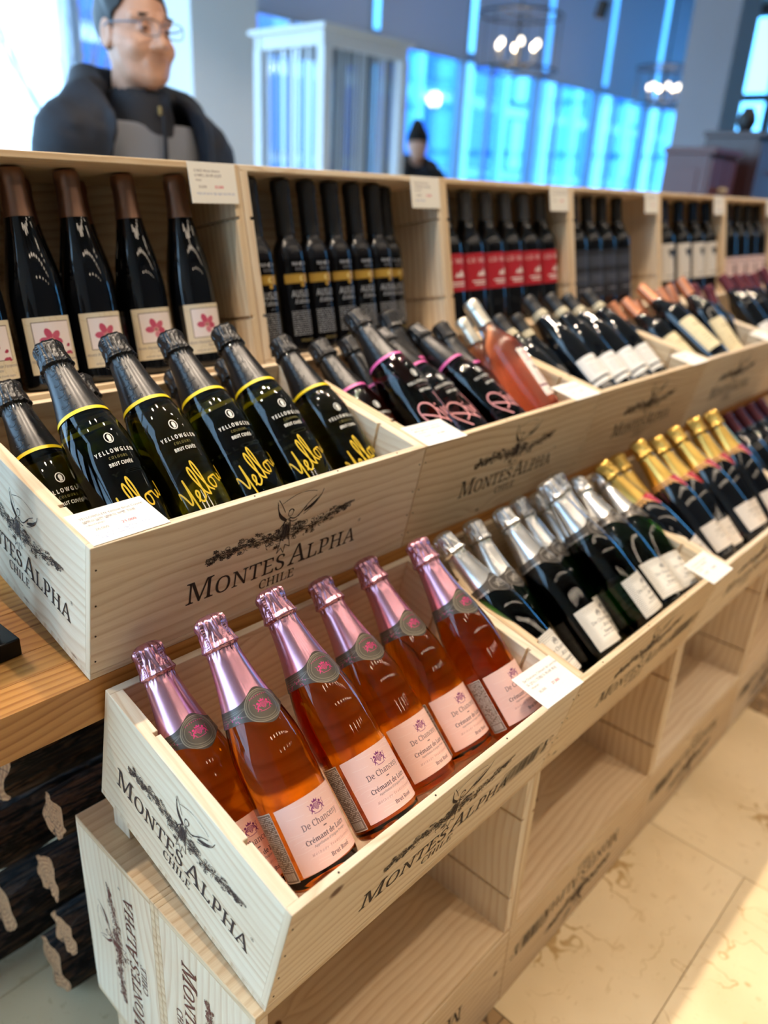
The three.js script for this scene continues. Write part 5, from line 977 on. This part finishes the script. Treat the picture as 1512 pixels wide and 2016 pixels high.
{
  const t = person('person in black knit hat and dark padded coat looking at a phone by the windows', { arms: [[[-.185, 1.285, -.02], [-.24, 1.04, .05], [-.075, 1.12, .27], [.6, .35, .4], [-.5, -.3, .8]], [[.185, 1.285, -.02], [.24, 1.04, .05], [.075, 1.12, .27], [-.6, .35, .4], [.5, -.3, .8]]], skin: skin2, coat: navy2, trouser: denim, shoe: shoeM, hair: true, reach: .36 });
  const knit = std({ color: 0x0d0d10, roughness: .95 });
  mesh('knit_hat', nets((q) => sMax(sMin(ell(q, [0, 1.585, -.018], [.094, .112, .108]), ell(q, [-.01, 1.70, -.02], [.045, .05, .045]), .05) + Math.sin(Math.atan2(q[0], q[2]) * 26) * .0015, 1.566 - q[1] + (q[2] < 0 ? -.02 : 0), .006), [-.13, 1.53, -.15], [.13, 1.78, .13], .007), knit, t);
  t.position.set(5.23, 0, -4.42); t.rotation.y = -.72; t.scale.setScalar(1.0);
  const ph = mesh('phone', new RoundedBoxGeometry(.07, .145, .009, 2, .004), std({ color: 0x15161a, roughness: .3 })); ph.position.set(5.23 - .33 * Math.sin(.72), 1.195, -4.42 + .33 * Math.cos(.72)); ph.rotation.set(-.5, -.72, 0, 'YXZ'); tag(ph, 'dark phone held in both hands by the person in the knit hat', 'phone');
}
// ---------------------------------------------------------------- hall furniture
{ // white timber booth hung with vertical strips
  const m = std({ color: 0xd5dce4, roughness: .6 }), t = thing('display_booth', 'white timber framed booth hung with silvery vertical strips near the windows', 'booth');
  const x0 = 3.66, x1 = 4.50, z0 = -3.92, z1 = -4.66, h = 2.17, strip = [std({ color: 0x9a9da2, roughness: .35, metalness: .6 }), std({ color: 0x5f6368, roughness: .4, metalness: .4 }), std({ color: 0xc9d2da, roughness: .3, metalness: .3 })];
  for (const x of [x0, x1 - .07]) for (const z of [z0 - .07, z1]) mesh('post', board(x, .0005, z, x + .07, h - .12, z + .07, null, .003), m, t);
  mesh('top_board', board(x0 - .03, h - .03, z1 - .03, x1 + .03, h, z0 + .03, null, .003), m, t);
  for (const z of [z0 - .06, z1 + .01]) mesh('beam', board(x0, h - .12, z, x1, h - .03, z + .05, null, .003), m, t); for (const x of [x0 + .01, x1 - .06]) mesh('beam', board(x, h - .12, z1 + .062, x + .05, h - .03, z0 - .062, null, .003), m, t);
  mesh('floor_rail', board(x0 + .01, .0008, z0 - .055, x1 - .01, .08, z0 - .015, null, .003), m, t);
  const r = rng(31); for (let x = x0 + .085; x < x1 - .1; x += .03) mesh('hanging_strip', board(x, .09, z0 - .04, x + .018 + r() * .008, h - .125, z0 - .034, null, .001), strip[Math.floor(r() * 3)], t);
  for (let z = z0 - .1; z > z1 + .1; z -= .052) mesh('hanging_strip', board(x0 + .03, .09, z, x0 + .036, h - .125, z + .024, null, .001), strip[Math.floor(r() * 3)], t);
}
function chandelier(label, x, y, z, R) {
  const t = thing('chandelier', label, 'chandelier', 'round wire-cage chandeliers'), m = std({ color: 0x2b3038, roughness: .5, metalness: .6 }), H = R * 1.15;
  for (const yy of [H / 2, -H / 2]) { const g = new THREE.TorusGeometry(R, .012, 8, 56); g.rotateX(Math.PI / 2); g.translate(0, yy, 0); mesh('cage_ring', g, m, t); }
  for (let i = 0; i < 8; i++) { const a = i * Math.PI / 4, g = new THREE.CylinderGeometry(.006, .006, H, 8); g.translate(Math.cos(a) * R, 0, Math.sin(a) * R); mesh('cage_rod', g, m, t); const b = new THREE.CylinderGeometry(.005, .005, R, 6); b.rotateZ(Math.PI / 2); b.translate(R / 2, 0, 0); b.rotateY(a); b.translate(0, H / 2, 0); mesh('spoke', b, m, t); }
  const st = new THREE.CylinderGeometry(.018, .018, H * .95, 12); st.translate(0, H * .02, 0); mesh('stem', st, m, t);
  const ch = new THREE.CylinderGeometry(.008, .008, RY - y - H / 2, 8); ch.translate(0, H / 2 + (RY - y - H / 2) / 2, 0); mesh('hanging_rod', ch, m, t);
  for (let i = 0; i < 6; i++) {
    const a = i * Math.PI / 3 + .3, q = R * .5, am = new THREE.TubeGeometry(new THREE.CatmullRomCurve3([V3(0, -H * .4, 0), V3(Math.cos(a) * q * .6, -H * .44, Math.sin(a) * q * .6), V3(Math.cos(a) * q, -H * .28, Math.sin(a) * q)]), 16, .008, 6); mesh('arm', am, m, t);
    const c = new THREE.CylinderGeometry(.012, .012, .09, 10); c.translate(Math.cos(a) * q, -H * .28 + .045, Math.sin(a) * q); mesh('candle_tube', c, m, t);
    const b = new THREE.SphereGeometry(.026, 14, 12); b.scale(1, 1.5, 1); b.translate(Math.cos(a) * q, -H * .28 + .128, Math.sin(a) * q); mesh('bulb', b, std({ color: 0xfff2dd, emissive: 0xfff0d8, emissiveIntensity: 5, roughness: .3 }), t);
  }
  const L = new THREE.PointLight(0xffe2b8, 3); L.position.set(0, -H * .12, 0); L.shadow.radius = 6; L.castShadow = true; t.add(L);
  t.position.set(x, y, z);
}
chandelier('nearer round wire-cage chandelier with lit candle bulbs, upper middle', 7.36, 2.63, -4.98, .43);
chandelier('farther round wire-cage chandelier with lit candle bulbs beside the grey column', 11.0, 2.62, -5.05, .39);
{ // dark red-brown cabinets at the end of the row
  const m = phy({ color: 0x4a1d16, roughness: .34 }), m2 = phy({ color: 0x351712, roughness: .34 });
  [[4.0, 4.34, -1.34, -1.60, 1.487, m, 'red-brown wooden cabinet beyond the far crates, left of two'], [4.52, 5.2, -1.30, -1.62, 1.60, m2, 'taller dark brown wooden cabinet beyond the far crates at the right']].forEach(([x0, x1, z0, z1, h, mm, label], n) => {
    const t = thing('cabinet', label, 'cabinet'); mesh('carcass', board(x0, .0005, z1, x1, h - .03, z0 - .02, null, .003), mm, t); mesh('top_board', board(x0 - .015, h - .03, z1 - .01, x1 + .015, h, z0 + .012, null, .004), mm, t);
    const w = (x1 - x0) / 2; for (let k = 0; k < 2; k++) { const d = mesh('door', board(x0 + k * w + .004, .06, z0 - .0198, x0 + (k + 1) * w - .004, h - .05, z0, null, .003), mm, t); const kn = new THREE.SphereGeometry(.014, 14, 10); kn.translate(x0 + w + (k ? .03 : -.03), h - .2, z0 + .01); mesh('knob', kn, std({ color: 0xb9a682, metalness: .8, roughness: .35 }), d); }
    mesh('side_trim', board(x0 - .006, .1, z1 + .05, x0, h - .1, z0 - .07, null, .002), mm, t);
  });
  const pot = std({ color: 0x0d0e11, roughness: .5 }), t = thing('urn', 'small black urn standing on the taller dark cabinet', 'urn'); mesh('vessel', new THREE.LatheGeometry([[.001, 0], [.05, 0], [.06, .02], [.085, .09], [.07, .16], [.045, .19], [.055, .21], [.05, .205], [.001, .19]].map(([a, b]) => new THREE.Vector2(a, b)), 32), pot, t); t.position.set(4.66, 1.6005, -1.46); t.scale.setScalar(.62);
}
{ // bare branches in a tall vase
  const t = thing('branch_arrangement', 'bare dry branches in a tall pale vase before the bright window', 'branches'), br = std({ color: 0x9a918b, roughness: .9 }), r = rng(19);
  mesh('vase', new THREE.LatheGeometry([[.001, 0], [.12, 0], [.13, .03], [.17, .35], [.13, .75], [.10, .95], [.12, 1.0], [.11, 1.0], [.09, .95], [.12, .7], [.001, .6]].map(([a, b]) => new THREE.Vector2(a, b)), 40), std({ color: 0xcfcac2, roughness: .5 }), t);
  for (let i = 0; i < 11; i++) {
    const a = i / 11 * 6.283 + r(), k = .35 + r() * .55, p = [V3(Math.cos(a) * .03, .62, Math.sin(a) * .03), V3(Math.cos(a) * .08, 1.02, Math.sin(a) * .08)]; for (let j = 1; j < 6; j++) p.push(V3(Math.cos(a + j * .06) * k * j * .22 + (r() - .5) * .07, 1.02 + j * .36 + (r() - .5) * .06, Math.sin(a + j * .06) * k * j * .22 + (r() - .5) * .07));
    const c = new THREE.CatmullRomCurve3(p), b = mesh('branch', new THREE.TubeGeometry(c, 34, .0045, 6), br, t);
    for (let j = 0; j < 5; j++) { const s = c.getPoint(.35 + j * .12), d = V3(r() - .5, .5 + r() * .5, r() - .5).multiplyScalar(.5); mesh('twig', new THREE.TubeGeometry(new THREE.CatmullRomCurve3([s, s.clone().addScaledVector(d, .5).add(V3((r() - .5) * .06, 0, (r() - .5) * .06)), s.clone().add(d)]), 12, .0022, 5), br, b); }
  }
  t.position.set(2.05, 0.0005, -4.3);
}
// ---------------------------------------------------------------- ceiling spotlights on rails
{
  const black = std({ color: 0x16161a, roughness: .5 }), glow = std({ color: 0xffffff, emissive: 0xffe9cf, emissiveIntensity: 24 });
  const can = new THREE.CylinderGeometry(.062, .062, .16, 24, 1, true), back = new THREE.CylinderGeometry(.0622, .0622, .012, 24), face = new THREE.CylinderGeometry(.05, .05, .006, 28), arm = new THREE.CylinderGeometry(.008, .008, .09, 10);
  LAMP_ROWS.forEach(([z, y, x0, dx, n, cd, az, cone, lr], k) => {
    const rail = thing('lamp_rail', 'black ceiling rail carrying a row of spotlights above the hall', 'rail', 'ceiling lamp rails'); mesh('rail', board(x0 - .4, y + .20, z - .018, x0 + (n - 1) * dx + .4, y + .235, z + .018, null, .002), black, rail);
    for (const x of [x0, x0 + (n - 1) * dx]) { const h = new THREE.CylinderGeometry(.006, .006, RY - y - .235, 8); h.translate(x, (RY + y + .235) / 2, z); mesh('hanger', h, black, rail); }
    for (let i = 0; i < n; i++) {
      const t = thing('spotlight', 'small black ceiling spotlight above the hall, out of the picture', 'spotlight', 'ceiling spotlights');
      const q = lr / 0.05, head = mesh('housing', can, black, t); head.scale.set(q, 1, q); mesh('housing_back', back, black, head).position.y = .078; mesh('lens', face, glow, head).position.y = -.055; mesh('bracket', arm, black, t).position.set(0, .123, 0);
      const tilt = Math.atan2(az - z, y - 0.7); head.rotation.x = -tilt; head.updateMatrix();
      t.position.set(x0 + i * dx, y, z);
      const L = new THREE.SpotLight(LAMP_COLOR, cd, 0, cone, 0.7); L.position.set(0, -.075, Math.sin(tilt) * .075); L.castShadow = true; L.shadow.radius = 1.2; L.shadow.mapSize.set(512, 512); t.add(L);
      L.target.position.set(0, -2, (az - z)); t.add(L.target);
    }
  });
}
// unused counters off the objects
scene.traverse((o) => { delete o.userData.__n; });
renderer.render(scene, camera);
